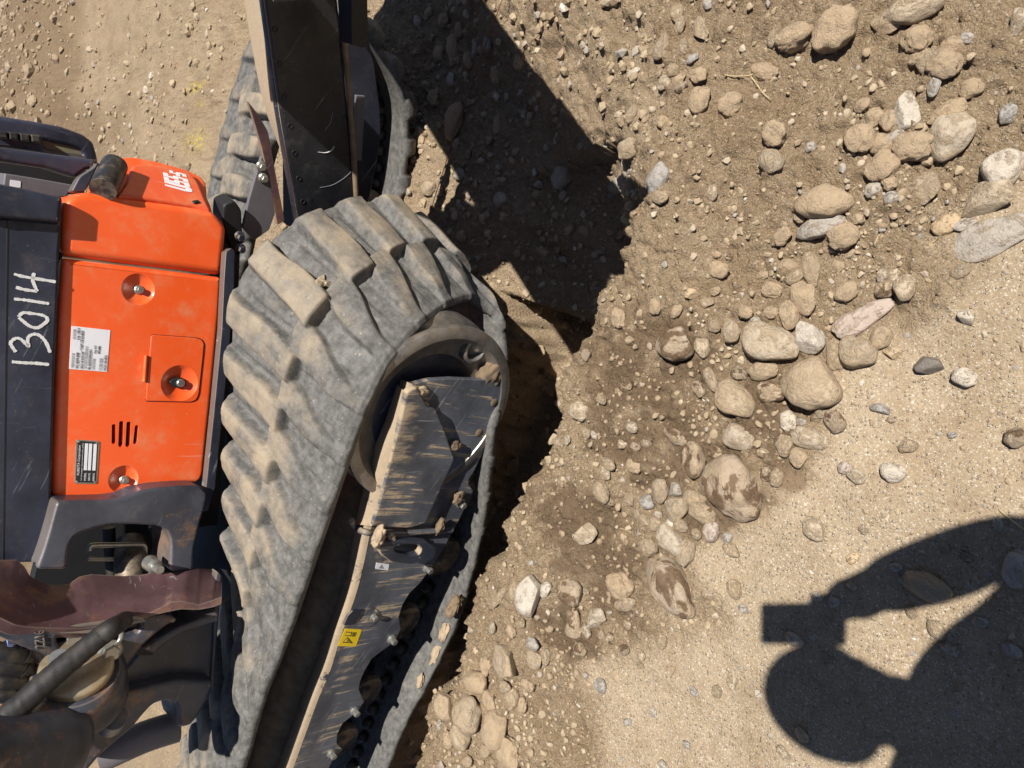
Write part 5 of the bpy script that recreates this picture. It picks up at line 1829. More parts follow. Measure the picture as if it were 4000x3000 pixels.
ltext('W/C: RD579-40280', .03, .40, .24, .085)
ltext('U55-5 US KCX1AD', .03, .43, .36, .075)
ltext('S.N: 13014', .70, .97, .22, .075)
ltext('/ V2607-CR-E5-BKD', .44, .92, .32, .075)
ltext('PIN: KBCDZ57CEPCB13014', .03, .50, .56, .075)
ltext('Eng. S.N', .42, .60, .68, .070)
ltext('8PG4086', .42, .60, .78, .070)
ltext('WG.N: U55-5R3A', .03, .40, .97, .075)


def barcode(u0, u1, v0, v1, n, seed):
    r = random.Random(seed)
    V, F = [], []
    u = u0
    while u < u1:
        w = r.choice((1, 1, 2, 3)) * (u1 - u0) / n
        if u + w > u1:
            break
        q = [lab(u, v0), lab(u + w, v0), lab(u + w, v1), lab(u, v1)]
        k = len(V)
        V += [PP.off(-.0013).at(*p) for p in q]
        F.append((k, k + 1, k + 2, k + 3))
        u += w + r.choice((1, 1, 2)) * (u1 - u0) / n
    mesh_obj('barcode', V, F, M_PRINTG, LB, False)


barcode(.03, .38, .05, .13, 70, 1)
barcode(.70, .94, .05, .13, 46, 2)
barcode(.03, .56, .39, .47, 100, 3)
barcode(.03, .30, .60, .68, 50, 4)
barcode(.03, .32, .78, .88, 50, 5)
# maker's plate
MPL = plate('maker_plate', PP.off(-.0012), [(300, 1717), (384, 1722), (390, 1728), (380, 1886), (374, 1891), (296, 1890), (291, 1884), (297, 1722)], .0016, M_ZINC, SIDE, .0004, .004)
MPB = plate('plate_field', PP.off(-.0020), [(304, 1722), (383, 1727), (374, 1886), (296, 1884)], .001, M_PRINT, MPL, .0002, .003)


def mpl(u, v):
    a = np.array([296, 1884.]) * (1 - u) + np.array([304, 1722.]) * u
    b = np.array([374, 1886.]) * (1 - u) + np.array([383, 1727.]) * u
    return tuple(a * (1 - v) + b * v)


def mtext(s, u0, u1, v, hv):
    text('plate_print', s, PP.off(-.0026), mpl(u0, v), mpl(u1, v), M_WHITE, MPL, mpl(u0, v - hv), .0002, lift=.0003)


mtext('KUBOTA Corporation', .18, .90, .18, .14)
mtext('2-47, Shikitsuhigashi 1-Chome, Naniwa-ku, Osaka, JAPAN', .05, .95, .30, .06)
mtext('MODEL', .05, .24, .50, .10)
mtext('SERIAL NO.', .05, .24, .70, .09)
mtext('ENGINE NO.', .05, .24, .92, .09)
for v0, v1 in [(.37, .52), (.57, .72), (.80, .95)]:
    plate('data_strip', PP.off(-.0026), [mpl(.30, v0), mpl(.95, v0), mpl(.95, v1), mpl(.30, v1)], .0006, M_WHITE, MPL, .0001)
for u, v in [(.02, .06), (.98, .06), (.02, .95), (.98, .95)]:
    lathe('rivet', PP.off(-.0024).at(*mpl(u, v)), PP.n, [(0, -.001), (.002, -.0008), (.003, .001)], M_ZINC, MPL, 12)

# rear face of the hood
ra = math.radians(40)
rd = np.array([math.cos(ra), math.sin(ra), 0])
rn = np.array([-math.sin(ra), math.cos(ra), 0])
P0 = PP.off(.016).at(600, 790)
PR = Plane(rn, 0, P0)
REAR = plate('rear_panel', PR.off(.006), [(338, 752), (400, 757), (600, 792), (770, 814), (836, 840), (826, 800), (812, 770), (808, 716), (790, 690), (730, 660), (610, 626), (520, 609), (440, 612), (392, 636), (372, 690)], .05, M_ORANGE, EX, .010, .01, seg=4)
RP = plate('rear_door', PR.off(-.010), [(458, 764), (500, 700), (514, 644), (560, 640), (651, 648), (741, 667), (776, 712), (806, 786), (828, 828), (760, 806), (600, 782)], .03, M_ORANGE2, REAR, .008, .012, seg=4,
           label='dusty orange door with the white model lettering')
GLYPHS = [
    [(335, 455), (560, 510), (790, 573), (868, 606), (905, 648), (908, 678), (862, 690), (760, 672), (560, 616), (350, 556), (345, 524), (560, 578), (740, 628), (792, 634), (772, 612), (560, 556), (343, 490)],
    [(318, 366), (410, 390), (437, 438), (533, 464), (533, 432), (632, 450), (750, 488), (838, 507), (868, 592), (770, 568), (738, 512), (642, 482), (657, 532), (540, 500), (338, 452)],
    [(302, 280), (400, 303), (415, 350), (510, 376), (508, 345), (605, 366), (720, 402), (810, 424), (836, 500), (735, 468), (716, 430), (617, 398), (630, 442), (325, 358)],
    [(433, 232), (500, 250), (515, 287), (572, 300), (572, 276), (650, 288), (775, 328), (795, 383), (730, 362), (704, 328), (646, 316), (665, 372), (586, 350), (575, 322), (455, 292)],
]
for g in GLYPHS:
    plate('model_lettering', PR.off(-.0112), [(580 + a * .1891, 620 + b * .1891) for a, b in g], .0010, M_WHITE, RP, .0002)
plate('door_handle', PR.off(-.014), [(750, 782), (775, 778), (784, 790), (760, 794)], .012, M_DARK, RP, .003, .004)
e0, e1 = PR.off(-.02).at(402, 742), PR.off(-.02).at(448, 645)
tube('grip_roll', [e0, (e0 + e1) / 2, e1], .031, mat_plain('dusty_black_plastic', (.022, .022, .024), .42, 0, .4, 14, .35), REAR, 32)
plate('dark_corner', PP.off(.04), [(300, 752), (338, 745), (392, 630), (366, 655), (340, 672), (310, 690), (280, 745)], .04, M_BLACK, EX, .004, .01)

# base rail below the covers
plate('base_rail', PP.off(-.05), [(882, 985), (905, 968), (918, 980), (916, 1110), (896, 1380), (868, 1650), (842, 1905), (815, 1995), (788, 2000), (806, 1890), (836, 1600), (866, 1290), (874, 1110)], .03, M_BLACK, EX, .003, .004)
plate('lower_deck', PP.off(.08), [(860, 900), (940, 940), (930, 1200), (890, 1600), (850, 2050), (780, 2060), (800, 1700)], .05, M_DARK, EX, .002)

# weight beam with the hand-written number
PB1 = az_plane(87, 1.985)
BEAM = plate('side_beam', PB1, [(-80, 845), (60, 850), (239, 868), (233, 1003), (218, 1400), (205, 1900), (186, 2197), (60, 2200), (-80, 2200)], .10, M_BEAM, EX, .008, .004, label='blue black side beam with a number written by hand in white')
plate('beam_cap', PB1.off(-.025), [(-80, 708), (0, 716), (120, 740), (245, 768), (247, 790), (240, 862), (232, 872), (60, 856), (-80, 846)], .14, M_BEAM, BEAM, .012, .006, seg=4)
plate('beam_seam', PB1.off(-.0012), [(26, 862), (32, 862), (24, 1500), (14, 2195), (8, 2195), (18, 1500)], .003, M_DARK, BEAM, .0004)
plate('seal_strip', PP.off(.03), [(236, 880), (250, 880), (240, 1100), (226, 1500), (216, 1800), (206, 2000), (195, 2190), (170, 2190), (205, 1700)], .02, M_DARK, EX, .002)
W1 = PB1.off(-.001)
strokes = [
    [(46, 1413), (90, 1417), (140, 1419), (192, 1424)],
    [(62, 1375), (46, 1352), (42, 1338), (60, 1322), (80, 1324), (98, 1340), (112, 1352), (108, 1336), (112, 1316), (130, 1306), (150, 1308), (172, 1326), (186, 1350), (196, 1378)],
    [(72, 1238), (90, 1222), (120, 1224), (160, 1230), (182, 1240), (184, 1254), (168, 1268), (148, 1280), (120, 1276), (92, 1256), (74, 1240)],
    [(54, 1168), (100, 1172), (150, 1180), (192, 1186)],
    [(54, 1070), (90, 1078), (126, 1090), (128, 1110), (118, 1134), (100, 1132), (62, 1122)],
    [(100, 1132), (126, 1138), (146, 1138)],
    [(132, 1066), (140, 1088), (170, 1092), (218, 1102)],
]
strokes[5] = [(62, 1122), (100, 1132), (146, 1138)]
strokes[4] = [(54, 1070), (90, 1080), (150, 1090), (218, 1101)]
strokes[6] = [(146, 1138), (134, 1112), (128, 1090), (134, 1066)]
for k, st in enumerate(strokes):
    P = spline([W1.at(*q) for q in st], 8)
    tl = np.gradient(P, axis=0)
    V, F = [], []
    r = random.Random(k)
    for i in range(len(P)):
        t_ = tl[i] / np.linalg.norm(tl[i])
        a = np.cross(t_, W1.n)
        w = .0033 * (.75 + .5 * r.random()) * (.6 if i in (0, len(P) - 1) else 1)
        V += [P[i] + a * w - W1.n * .0004, P[i] - a * w - W1.n * .0004, P[i] + a * w + W1.n * .002, P[i] - a * w + W1.n * .002]
    for i in range(len(P) - 1):
        q = i * 4
        F += [(q, q + 1, q + 5, q + 4), (q, q + 4, q + 6, q + 2), (q + 1, q + 3, q + 7, q + 5)]
    mesh_obj('chalk_stroke', V, F, M_CHALK, BEAM, False)

# cab parts at the top left of the photograph
PC, PC2 = az_plane(80, 2.25), az_plane(75, 2.75)
plate('step_rail', PC, [(-60, 565), (0, 575), (180, 598), (371, 623), (368, 652), (374, 660), (338, 665), (308, 690), (295, 695), (181, 659), (0, 632), (-60, 624)], .08, M_BEAM, EX, .012, .006, seg=4)
DO = plate('cab_door', PC2, [(-60, 448), (0, 455), (120, 474), (241, 496), (326, 527), (365, 557), (380, 605), (386, 645), (330, 628), (163, 600), (-60, 570)], .05, M_BEAM, EX, .014, .008, seg=4,
           holes=[[(166, 548), (290, 576), (318, 588), (324, 606), (250, 596), (178, 580)]])
M_GLASS = mat_plain('dusty_glass', (.20, .185, .12), .15, 0, .3, 8)
plate('window_pane', PC2.off(.012), [(160, 540), (330, 580), (330, 615), (170, 590)], .006, M_GLASS, DO, .001)
for k in range(4):
    x0 = -8 + 43 * k
    plate('rubber_block', PC2.off(-.03), [(x0, 510 + 5 * k), (x0 + 38, 514 + 5 * k), (x0 + 40, 546 + 5 * k), (x0 + 2, 541 + 5 * k)], .04, M_HOSE, DO, .006, .004)
PG = az_plane(80, 2.42)
GB = plate('grey_box', PG, [(18, 677), (120, 693), (284, 722), (262, 770), (100, 770), (10, 740)], .2, M_GREYBOX, EX, .004, .004)
plate('paper_tag', PG.off(-.001), [(40, 702), (82, 708), (80, 734), (38, 728)], .001, M_WHITE, GB, .0002, .003)
plate('cab_floor', az_plane(80, 2.62), [(-80, 600), (340, 640), (330, 760), (-80, 760)], .05, M_DARK, EX, .004)

# --- front casting of the upper body
PK = az_plane(87, 1.93)
plate('front_casting', PK, [(222, 1958), (300, 1956), (420, 1953), (488, 1943), (545, 1919), (610, 1905), (700, 1898), (783, 1896), (815, 1930), (800, 1990), (780, 2050), (760, 2140), (756, 2232), (664, 2232), (668, 2116), (655, 2073),
                            (620, 2054), (520, 2050), (434, 2050), (380, 2062), (330, 2078), (289, 2098), (268, 2140), (262, 2225), (140, 2225), (168, 2150), (195, 2060)], .14, M_CAST, EX, .009, .012, seg=4,
      label='black cast front bracket with an open window above the swing bracket')
plate('casting_back', PK.off(.30), [(200, 1980), (700, 1980), (740, 2300), (120, 2300)], .04, M_DARK, EX, .004)
tube('lock_rod', [PK.off(.10).at(*q) for q in [(348, 2150), (352, 2136), (372, 2130), (460, 2129), (548, 2128), (564, 2136), (566, 2150), (562, 2205)]], .0075, M_ZINC, EX, 12)
tube('lock_rod', [PK.off(.12).at(*q) for q in [(345, 2183), (450, 2184), (558, 2185)]], .0055, M_ZINC, EX, 10)
tube('swing_cylinder_rod', [PK.off(.16).at(512, 2120), PK.off(.10).at(512, 2200), PK.off(.08).at(512, 2260)], [.04, .042, .042], M_ROLL, EX, 24)
tube('hose', [PK.off(.2).at(*q) for q in [(600, 2050), (620, 2100), (612, 2160), (590, 2240)]], .016, M_HOSE, EX, 14)
tube('hose', [PK.off(.2).at(*q) for q in [(425, 2060), (430, 2140), (440, 2240)]], .016, M_HOSE, EX, 14)
nut = lathe('pin_end', PK.off(-.02).at(618, 2222), PK.n, [(0, -.012), (.011, -.012), (.012, -.009), (.012, .02), (.019, .024), (.021, .06), (0, .06)], M_ZINC, EX, 28)

# --- swing bracket
def K_(d):
    return az_plane(86, d)


rA = [(-60, 2180), (0, 2187), (66, 2186), (95, 2212), (115, 2248), (160, 2274), (217, 2286), (271, 2280), (310, 2252), (356, 2243), (482, 2250), (560, 2244), (610, 2234), (660, 2236), (700, 2222), (777, 2218), (842, 2226), (866, 2250)]
rB = [(-60, 2260), (0, 2275), (60, 2300), (108, 2314), (150, 2322), (200, 2324), (271, 2320), (330, 2316), (400, 2316), (482, 2312), (560, 2306), (610, 2298), (655, 2286), (690, 2262), (730, 2240), (777, 2232), (840, 2240), (868, 2262)]
rC = [(-60, 2380), (0, 2404), (60, 2432), (108, 2440), (157, 2443), (230, 2446), (300, 2448), (350, 2447), (410, 2438), (470, 2427), (530, 2412), (580, 2396), (630, 2372), (670, 2352), (710, 2348), (777, 2362), (830, 2345), (866, 2330)]
rD = [(-60, 2388), (0, 2412), (60, 2440), (108, 2448), (157, 2451), (230, 2454), (300, 2456), (350, 2455), (410, 2446), (470, 2436), (530, 2422), (580, 2410), (630, 2396), (670, 2386), (710, 2380), (777, 2382), (830, 2372), (864, 2360)]
depthA = np.interp(np.arange(18), [0, 8, 17], [1.90, 1.92, 1.92])
SWB = loft('swing_bracket', [[K_(a + .02).at(*q) for a, q in zip(depthA, rA)], [K_(a - .03).at(*q) for a, q in zip(depthA, rB)], [K_(a - .15).at(*q) for a, q in zip(depthA, rC)], [K_(a - .155).at(*q) for a, q in zip(depthA, rD)]],
           M_CASTRED, EX, 120, 0, .03, hard=True, label='heavy cast swing bracket worn reddish on its upper face')
KF = K_(1.765)
FACE = plate('bracket_face', KF, [(-40, 2394), (0, 2410), (60, 2438), (157, 2449), (338, 2454), (410, 2445), (470, 2433), (530, 2418), (600, 2402), (660, 2400), (700, 2424), (650, 2448), (600, 2490), (560, 2526), (520, 2580),
                                  (470, 2640), (440, 2700), (300, 2700), (200, 2690), (165, 2640), (150, 2604), (112, 2562), (62, 2524), (0, 2490), (-40, 2480)], .07, M_CAST, SWB, .012, .010, seg=4,
             holes=[[(222, 2500), (238, 2476), (300, 2457), (420, 2440), (520, 2426), (548, 2430), (552, 2450), (540, 2474), (510, 2490), (430, 2510), (350, 2508), (262, 2532), (236, 2528)]])
plate('slot_back', KF.off(.10), [(200, 2400), (600, 2400), (600, 2560), (200, 2560)], .01, M_DARK, SWB, .001)
text('cast_number', '2Z16', KF.off(-.0005), (174, 2524), (170, 2456), M_CAST, SWB, (139, 2522), .0022, lift=.0005)
# arms and webs under the face
plate('lower_flange', K_(1.80), [(556, 2536), (620, 2492), (700, 2446), (790, 2412), (857, 2396), (858, 2430), (800, 2448), (716, 2478), (660, 2512), (600, 2560)], .10, M_CAST, SWB, .012, .008, seg=4)
plate('web_plate', K_(1.87), [(556, 2536), (620, 2492), (700, 2446), (790, 2412), (856, 2400), (844, 2542), (829, 2693), (814, 2741), (790, 2740), (700, 2690), (640, 2690), (560, 2720), (480, 2740), (470, 2640), (520, 2580)], .08, M_CAST, SWB, .008, .01)
plate('lower_lug', K_(1.82), [(840, 2660), (832, 2693), (814, 2741), (780, 2800), (747, 2838), (720, 2846), (699, 2844), (690, 2812), (690, 2770), (676, 2746), (640, 2742), (600, 2756), (560, 2800), (520, 2850), (470, 2890), (400, 2950), (350, 3010),
                              (300, 3060), (200, 3040), (300, 2900), (380, 2800), (440, 2720), (520, 2700), (620, 2672), (700, 2655)], .12, M_CAST, SWB, .016, .010, seg=4)
plate('bracket_edge', K_(1.86), [(846, 2230), (866, 2246), (862, 2337), (856, 2410), (846, 2542), (831, 2693), (822, 2690), (832, 2540), (838, 2410), (838, 2300)], .03, M_CAST, SWB, .005, .004)
tube('pin_boss', [K_(1.80).at(430, 2830), K_(1.74).at(448, 2800)], [.030, .030], M_CAST, SWB, 24)
# boom pin: hub with its gold cap
hax = K_(1.7).at(285, 2590) - K_(1.80).at(300, 2760)
hax /= np.linalg.norm(hax)
hc = K_(1.73).at(300, 2618)
lathe('pin_hub', hc, -hax, [(0, .0), (.086, .002), (.096, .012), (.100, .03), (.098, .075), (.104, .085), (.104, .12), (.09, .135), (0, .135)], M_CAST, SWB, 48)
lathe('pin_cap', hc + hax * .022, -hax, [(0, 0), (.068, 0), (.073, .003), (.075, .008), (.075, .022), (0, .022)], M_GOLD, SWB, 48)
plate('keeper_plate', KF.off(-.006), [(262, 2494), (352, 2488), (350, 2504), (312, 2540), (300, 2524), (262, 2522)], .006, M_ZINC, SWB, .001, .003)
plate('keeper_plate', K_(1.73), [(380, 2570), (410, 2540), (440, 2520), (470, 2512), (468, 2560), (440, 2576), (400, 2576)], .008, M_ZINC, SWB, .0015, .004)
hex_bolt(K_(1.725), (428, 2544), .022, M_ZINC, SWB, .02)
lathe('pin_end', K_(1.715).at(232, 2566), -hax, [(0, 0), (.020, 0), (.022, .003), (.022, .02)], M_ZINC, SWB, 24)
tube('grease_pipe', [K_(1.72).at(*q) for q in [(474, 2448), (474, 2478), (468, 2500), (455, 2514), (440, 2522)]], .0055, M_ZINC, SWB, 10)
# sleeved hose across the bracket
tube('sleeved_hose', [K_(1.66).at(*q) for q in [(-60, 2880), (0, 2822), (50, 2776), (96, 2740), (150, 2690), (200, 2646), (250, 2602), (300, 2562), (350, 2520), (400, 2480), (445, 2448)]] + [K_(1.80).at(490, 2420)],
     [.022, .024, .0245, .025, .0245, .024, .023, .022, .020], M_SLEEVE, EX, 20, 6, .018, label='thick hose in a woven black sleeve')
# boom cylinder end, lower left
b0, b1 = K_(1.62).at(-160, 3010), K_(1.70).at(205, 2895)
ax = (b1 - b0) / np.linalg.norm(b1 - b0)
lathe('boom_cylinder', b0, ax, [(0, 0), (.092, 0)] + [(.092, np.linalg.norm(b1 - b0) - .05), (.0925, np.linalg.norm(b1 - b0) - .02), (.092, np.linalg.norm(b1 - b0) + .015), (.070, np.linalg.norm(b1 - b0) + .045), (.03, np.linalg.norm(b1 - b0) + .058), (0, np.linalg.norm(b1 - b0) + .06)], M_CAST, EX, 48)
tube('lower_tube', [K_(1.98).at(380, 2960), K_(1.96).at(560, 2880), K_(1.95).at(692, 2838)], .042, M_GREYBOX, EX, 28)
hcol = {'blue': mat_plain('band_blue', (.20, .26, .50), .6), 'cream': mat_plain('band_cream', (.62, .50, .36), .6), 'red': mat_plain('band_red', (.30, .03, .03), .6), 'rust': mat_plain('band_rust', (.36, .12, .04), .6)}
for (ya, yb, xe, nm, xb) in [(2540, 2592, 160, 'blue', 22), (2598, 2624, 165, 'cream', 14), (2662, 2672, 150, 'red', 20), (2716, 2716, 120, 'rust', 32)]:
    p0, p1, p2 = K_(1.78).at(-70, ya - 14), K_(1.77).at(xe * .4, (ya * .6 + yb * .4)), K_(1.82).at(xe, yb)
    h = tube('hose', [p0, p1, p2], .019, M_HOSE, EX, 18, 8)
    c0, c1 = K_(1.775).at(xb - 14, ya - 2), K_(1.775).at(xb + 8, ya + 2)
    tube('hose_band', [c0, c1], .0205, hcol[nm], h, 18)
    for k in range(2):
        u0, u1 = K_(1.772).at(xb + 36 + 40 * k, ya + 12 + 11 * k * (yb - ya) / 50), K_(1.772).at(xb + 39 + 40 * k, ya + 13 + 11 * k * (yb - ya) / 50)
        tube('hose_joint', [u0, u1], .0196, M_DARK, h, 16)

# ------------------------------------------------------------------ small things
def lay(name, pts, r, mat, label, cat, lift=.002, seg=6, wob=0.0):
    P = []
    for q in pts:
        c = hit_ground(q[0], q[1])
        P.append(c + UP * (lift + (q[2] if len(q) > 2 else 0)))
    o = tube(name, P, r, mat, None, seg, 8)
    if label:
        o['label'] = label
        o['category'] = cat
    return o


M_STRING = mat_plain('red_string', (.30, .085, .05), .8, 0, .3, 200)
M_TWIG = mat_plain('dry_twig', (.46, .36, .20), .8, 0, .3, 120)
M_ROOT = mat_plain('dry_root', (.30, .19, .10), .9, 0, .4, 120)
lay('string', [(2000, -60, .02), (1985, 0, .02), (1930, 160, .025), (1870, 330, .025), (1815, 490, .03), (1760, 670, .03), (1715, 810, .03), (1665, 975, .02), (1640, 1040, .01)], .0014, M_STRING,
    'thin rusty red string running through the shaded cut', 'string')
lay('twig', [(2835, 296), (2870, 302), (2930, 300), (2945, 292)], [.0012, .0018, .0012], M_TWIG, 'pale dry twig lying flat on the loose soil beside the long dirt covered stone', 'twig', .006)
lay('twig', [(2935, 300), (2962, 335), (2985, 368), (3015, 392)], [.0014, .0016, .0008], M_TWIG, 'thin forked dry twig pointing away from the long dirt covered stone', 'twig', .006)
lay('twig', [(3418, 958), (3430, 930), (3441, 915)], .0009, M_TWIG, 'short straw of dry grass on the ground above the pale egg shaped pebble', 'straw', .003)
lay('twig', [(3630, 958), (3655, 940), (3675, 922)], .0009, M_TWIG, 'short straw of dry grass left of the ochre pebble', 'straw', .003)
lay('twig', [(2590, 2600), (2622, 2602), (2640, 2606), (2630, 2630), (2618, 2650)], .0008, M_ROOT, 'bent dark root fibre on the pale lower ground', 'root', .002)
lay('twig', [(3905, 1990), (3950, 2030), (4010, 2075)], .0014, M_TWIG, 'yellow straw at the right edge inside the shadow', 'straw', .003)
lay('twig', [(3505, 2445), (3522, 2480), (3535, 2505)], .0008, M_TWIG, 'thin pale straw in the sunlit gap of the shadow', 'straw', .002)
lay('twig', [(2425, 2062), (2460, 2075), (2495, 2095)], .0008, M_TWIG, 'fine pale root on the damp soil above the bedded stone', 'root', .003)
lay('twig', [(1995, 290), (2060, 185), (2115, 130), (2125, 60), (2135, 30)], .0012, M_ROOT, 'dark curved root on the sunny slope beside the shade', 'root', .004)
# tuft of roots and soil on the lower run of the near belt
tc = trk(1.21).at(1800, 2345)
tuft = thing('root_tuft', tuple(tc), 'tuft of brown roots sticking out of soil on the near belt edge', 'roots')
for k in range(16):
    r = random.Random(k)
    e = (TD * r.uniform(-1, 1) + UP * r.uniform(.1, 1) - TN * r.uniform(.1, .9))
    e = e / np.linalg.norm(e) * r.uniform(.018, .045)
    tube('root', [tc, tc + e * .5 + UP * r.uniform(-.006, .006), tc + e + TD * r.uniform(-.012, .012)], [.0013, .0008, .0004], M_ROOT, tuft, 5, 4)
tc2 = trk(1.215).at(1770, 2370)
V, F = ICO3
W = np.array(tc2) + np.outer(V[:, 0] * .045, TD) + np.outer(V[:, 1] * .02, TN) + np.outer(V[:, 2] * .018, UP)
W += (vnoise(V[:, 0] * 3, V[:, 1] * 3, V[:, 2] * 3) * .006)[:, None] * V
mesh_obj('soil', W, F.tolist(), M_MUD, tuft)
for k, (px, py, r_, lb) in enumerate([(1735, 2470, .020, 'flat crust of dry soil on the lower belt run below the root tuft'), (1700, 2560, .023, 'pale crust of soil against the inner side of the lower belt run'), (1640, 2660, .016, 'crumbling soil strip at the bottom of the lower belt run')]):
    clod_lump('soil_clod', trk(1.24).at(px, py), r_, (1.8, .8, .5), M_MUDL, 50 + k, lb)
for k, (px, py) in enumerate([(1260, 1095), (1276, 1108), (1250, 1112)]):
    bpy.context.view_layer.update()
    c = SC.ray_cast(bpy.context.evaluated_depsgraph_get(), Vector(CP.tolist()), Vector(ray(px, py).tolist()))[1] + Vector((0, 0, .003))
    o = bpy.data.objects.new('stone', stone_data('angular', 'beige', k))
    COL.objects.link(o)
    o.location = c
    o.scale = (.015, .011, .010)
    o.rotation_euler = (k, k * 2, k)
    o['category'] = 'stone'
    o['label'] = ['largest of three pale chips jammed between the lugs of the near belt', 'second of three pale chips jammed between the lugs of the near belt', 'smallest of three pale chips jammed between the lugs of the near belt'][k]

# ------------------------------------------------------------------ the photographer, behind the camera (only the shadow is in the picture)
S_ = SUNDIR


def shade(px, py, z):
    """the point at height z whose shadow falls at this place in the picture"""
    g = on_z(px, py, GZ)
    return g - S_ * ((z - GZ) / -S_[2])


M_SKIN = mat_plain('skin', (.52, .33, .23), .6, 0, .1)
M_SHIRT = mat_plain('work_shirt', (.08, .10, .16), .85, 0, .2)
M_TROUS = mat_plain('work_trousers', (.10, .09, .075), .9, 0, .2)
M_HAIR = mat_plain('cap_fabric', (.05, .05, .055), .9, 0, .2)
head = shade(3300, 2745, 1.74)
neck = Vector(head.tolist()) + Vector((.02, -.04, -.15))
PER = thing('person', (float(neck.x) + .05, float(neck.y) - .12, GZ), 'person in a dark shirt and cap standing and holding a phone out in front', 'person')


def skin_body(name, verts, edges, radii, mat, parent, root=0, lv=2):
    me = bpy.data.meshes.new(name)
    me.from_pydata([tuple(map(float, v)) for v in verts], edges, [])
    o = bpy.data.objects.new(name, me)
    COL.objects.link(o)
    md = o.modifiers.new('skin', 'SKIN')
    md.use_smooth_shade = True
    for i, r in enumerate(radii):
        d = me.skin_vertices[0].data[i]
        d.radius = r if isinstance(r, tuple) else (r, r)
        d.use_root = i == root
    sb = o.modifiers.new('sub', 'SUBSURF')
    sb.levels = sb.render_levels = lv
    bpy.context.view_layer.update()
    m2 = bpy.data.meshes.new_from_object(o.evaluated_get(bpy.context.evaluated_depsgraph_get()))
    bpy.data.objects.remove(o)
    m2.materials.clear()
    m2.materials.append(mat)
    m2.polygons.foreach_set('use_smooth', [True] * len(m2.polygons))
    m2.polygons.foreach_set('material_index', [0] * len(m2.polygons))
    ob = bpy.data.objects.new(name, m2)
    return link(ob, parent)


nk = shade(3640, 2850, 1.54)
hand_r = shade(3330, 2330, 1.52)
elb_r = shade(4060, 2090, 1.38)
sh_r = shade(4060, 2440, 1.45)
sh_l = shade(3560, 3230, 1.47)
chest = shade(4060, 2700, 1.32)
waist = chest + np.array([.03, -.05, -.24])
pel = chest + np.array([.03, -.05, -.40])
elb_l = sh_l + np.array([-.05, -.04, -.28])
hand_l = elb_l + np.array([.05, .10, -.20])
hips = [pel + np.array([.10, 0, -.06]), pel + np.array([-.10, 0, -.06])]
gz_ = GZ + .09
kn = [np.array([hips[0][0] + .02, hips[0][1] + .03, GZ + .48]), np.array([hips[1][0] - .02, hips[1][1] + .02, GZ + .48])]
an = [np.array([kn[0][0] + .01, kn[0][1] - .03, gz_]), np.array([kn[1][0] - .01, kn[1][1] - .03, gz_])]
toe = [an[0] + np.array([.03, .17, -.05]), an[1] + np.array([-.03, .17, -.05])]
BV = [pel, waist, chest, nk, sh_r, elb_r, hand_r + (elb_r - hand_r) * .06, sh_l, elb_l, hand_l, hips[0], kn[0], an[0], toe[0], hips[1], kn[1], an[1], toe[1], np.array(head) + np.array([.0, -.02, -.08])]
BE = [(0, 1), (1, 2), (2, 3), (2, 4), (4, 5), (5, 6), (2, 7), (7, 8), (8, 9), (0, 10), (10, 11), (11, 12), (12, 13), (0, 14), (14, 15), (15, 16), (16, 17), (3, 18)]
BR = [(.15, .12), (.14, .11), (.155, .12), .075, .120, .072, .052, .070, .047, .034, .09, .062, .046, .042, .09, .062, .046, .042, .06]
skin_body('body', BV, BE, BR, M_SHIRT, PER)
# head with a face, ears and a cap
fwd = np.array([0, 1., -.55])
fwd /= np.linalg.norm(fwd)
sid = np.array([1., 0, 0])
upv = np.cross(sid, fwd)
V, F = ICO3
hd = V.copy()
HP = np.outer(hd[:, 0] * .076, sid) + np.outer(hd[:, 1] * .098, fwd) + np.outer(hd[:, 2] * .118, upv)
nose = np.exp(-((hd[:, 0] / .16) ** 2 + ((hd[:, 2] + .12) / .26) ** 2)) * (hd[:, 1] > 0)
chin = np.exp(-((hd[:, 0] / .4) ** 2 + ((hd[:, 2] + .75) / .25) ** 2)) * (hd[:, 1] > 0)
eyes = sum(np.exp(-(((hd[:, 0] - e) / .17) ** 2 + ((hd[:, 2] - .06) / .13) ** 2)) for e in (-.36, .36)) * (hd[:, 1] > 0)
mouth = np.exp(-((hd[:, 0] / .30) ** 2 + ((hd[:, 2] + .46) / .05) ** 2)) * (hd[:, 1] > 0)
HP += np.outer(nose * .024 + chin * .012 - eyes * .012 - mouth * .006, fwd)
HEAD = mesh_obj('head', np.array(head) + HP, F.tolist(), M_SKIN, PER)
for sg in (-1, 1):
    E_ = np.array(head) + sid * sg * .077 - fwd * .005
    mesh_obj('ear', E_ + np.outer(V[:, 0] * .010, sid) + np.outer(V[:, 1] * .018, fwd) + np.outer(V[:, 2] * .030, upv), F.tolist(), M_SKIN, HEAD)
    mesh_obj('eye', np.array(head) + sid * sg * .029 + fwd * .086 + upv * .008 + V * .011, F.tolist(), M_WHITE, HEAD)
cp = V[:, 2] > -.05
CPV = np.outer(hd[:, 0] * .104, sid) + np.outer(hd[:, 1] * .126, fwd) + np.outer(np.maximum(hd[:, 2], 0) * .130, upv)
mesh_obj('cap', np.array(head) + upv * .020 + CPV, F.tolist(), M_HAIR, HEAD)
# hand round the phone: a palm, four fingers and a thumb
cx, cy, cz = CM[:, 0], CM[:, 1], CM[:, 2]


def camp(a, b, c_):
    return CP + cx * a + cy * b + cz * c_


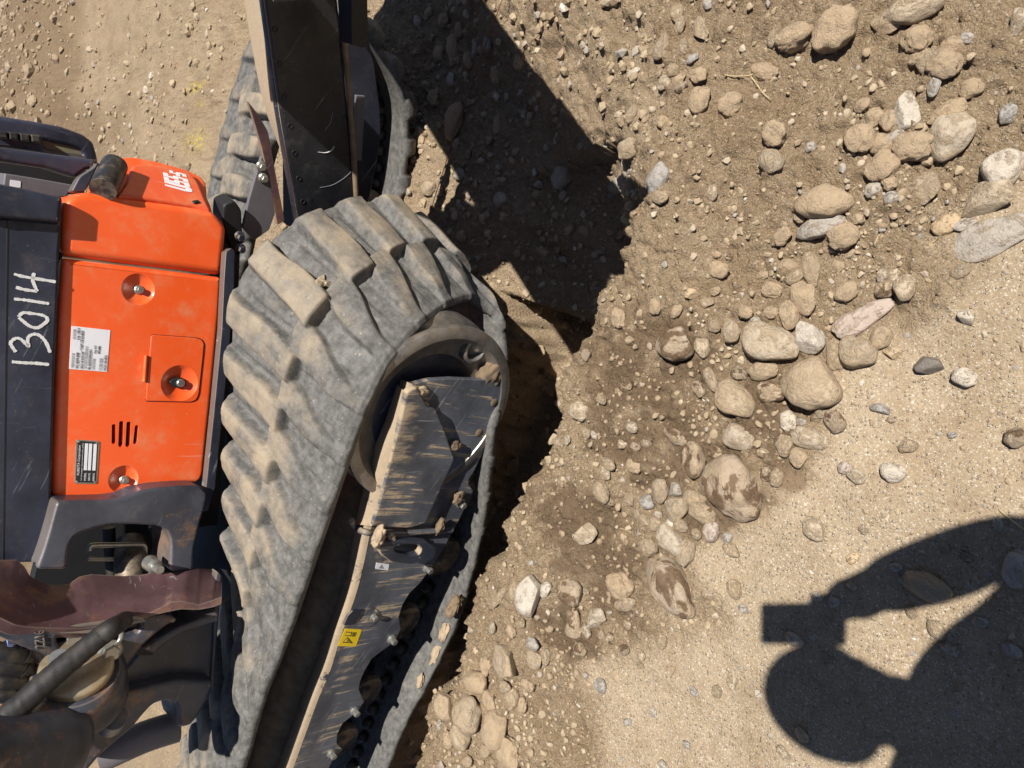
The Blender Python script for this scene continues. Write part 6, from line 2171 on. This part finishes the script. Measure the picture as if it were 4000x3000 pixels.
PH = thing('phone', tuple(camp(.04, 0, -.01)), 'dark phone held out flat by the person', 'phone')
bmv = [camp(a, b, c_) for c_ in (-.013, -.005) for a, b in ((-.048, -.040), (.112, -.040), (.112, .040), (-.048, .040))]
o = mesh_obj('phone_case', bmv, [(0, 1, 2, 3), (7, 6, 5, 4), (0, 4, 5, 1), (1, 5, 6, 2), (2, 6, 7, 3), (3, 7, 4, 0)], M_DARK, PH, False)
bm = bmesh.new()
bm.from_mesh(o.data)
bmesh.ops.recalc_face_normals(bm, faces=bm.faces)
bmesh.ops.bevel(bm, geom=bm.edges[:], offset=.0025, segments=2, affect='EDGES')
bm.to_mesh(o.data)
bm.free()
hv = [hand_r + (elb_r - hand_r) * .22, hand_r + (elb_r - hand_r) * .06, camp(.10, -.045, -.035)]
he = [(0, 1), (1, 2)]
hr = [.046, (.046, .034), (.044, .022)]
for k in range(4):
    x = .055 + .022 * k
    n0 = len(hv)
    hv += [camp(x, -.052, -.030), camp(x - .004, -.054 + .002 * k, -.016), camp(x - .006, -.040 + .004 * abs(k - 1), -.020)]
    he += [(2, n0), (n0, n0 + 1), (n0 + 1, n0 + 2)]
    hr += [.010, .009, .008]
n0 = len(hv)
hv += [camp(.075, -.020, -.036), camp(.060, .000, -.030), camp(.050, .014, -.022)]
he += [(2, n0), (n0, n0 + 1), (n0 + 1, n0 + 2)]
hr += [.013, .011, .009]
skin_body('hand', hv, he, hr, M_SKIN, PER, 1)
n0 = 0
lv_ = [hand_l, hand_l + np.array([.01, .03, -.06])]
le = [(0, 1)]
lr = [.030, (.034, .020)]
for k in range(4):
    b_ = lv_[1] + np.array([-.028 + .019 * k, .012, -.02])
    n0 = len(lv_)
    ln = (.062, .072, .068, .052)[k]
    lv_ += [b_, b_ + np.array([0, .010, -ln * .5]), b_ + np.array([0, .030, -ln])]
    le += [(1, n0), (n0, n0 + 1), (n0 + 1, n0 + 2)]
    lr += [.010, .009, .0075]
n0 = len(lv_)
lv_ += [hand_l + np.array([.04, .04, -.04]), hand_l + np.array([.055, .06, -.08])]
le += [(0, n0), (n0, n0 + 1)]
lr += [.012, .009]
skin_body('hand', lv_, le, lr, M_SKIN, PER, 0)
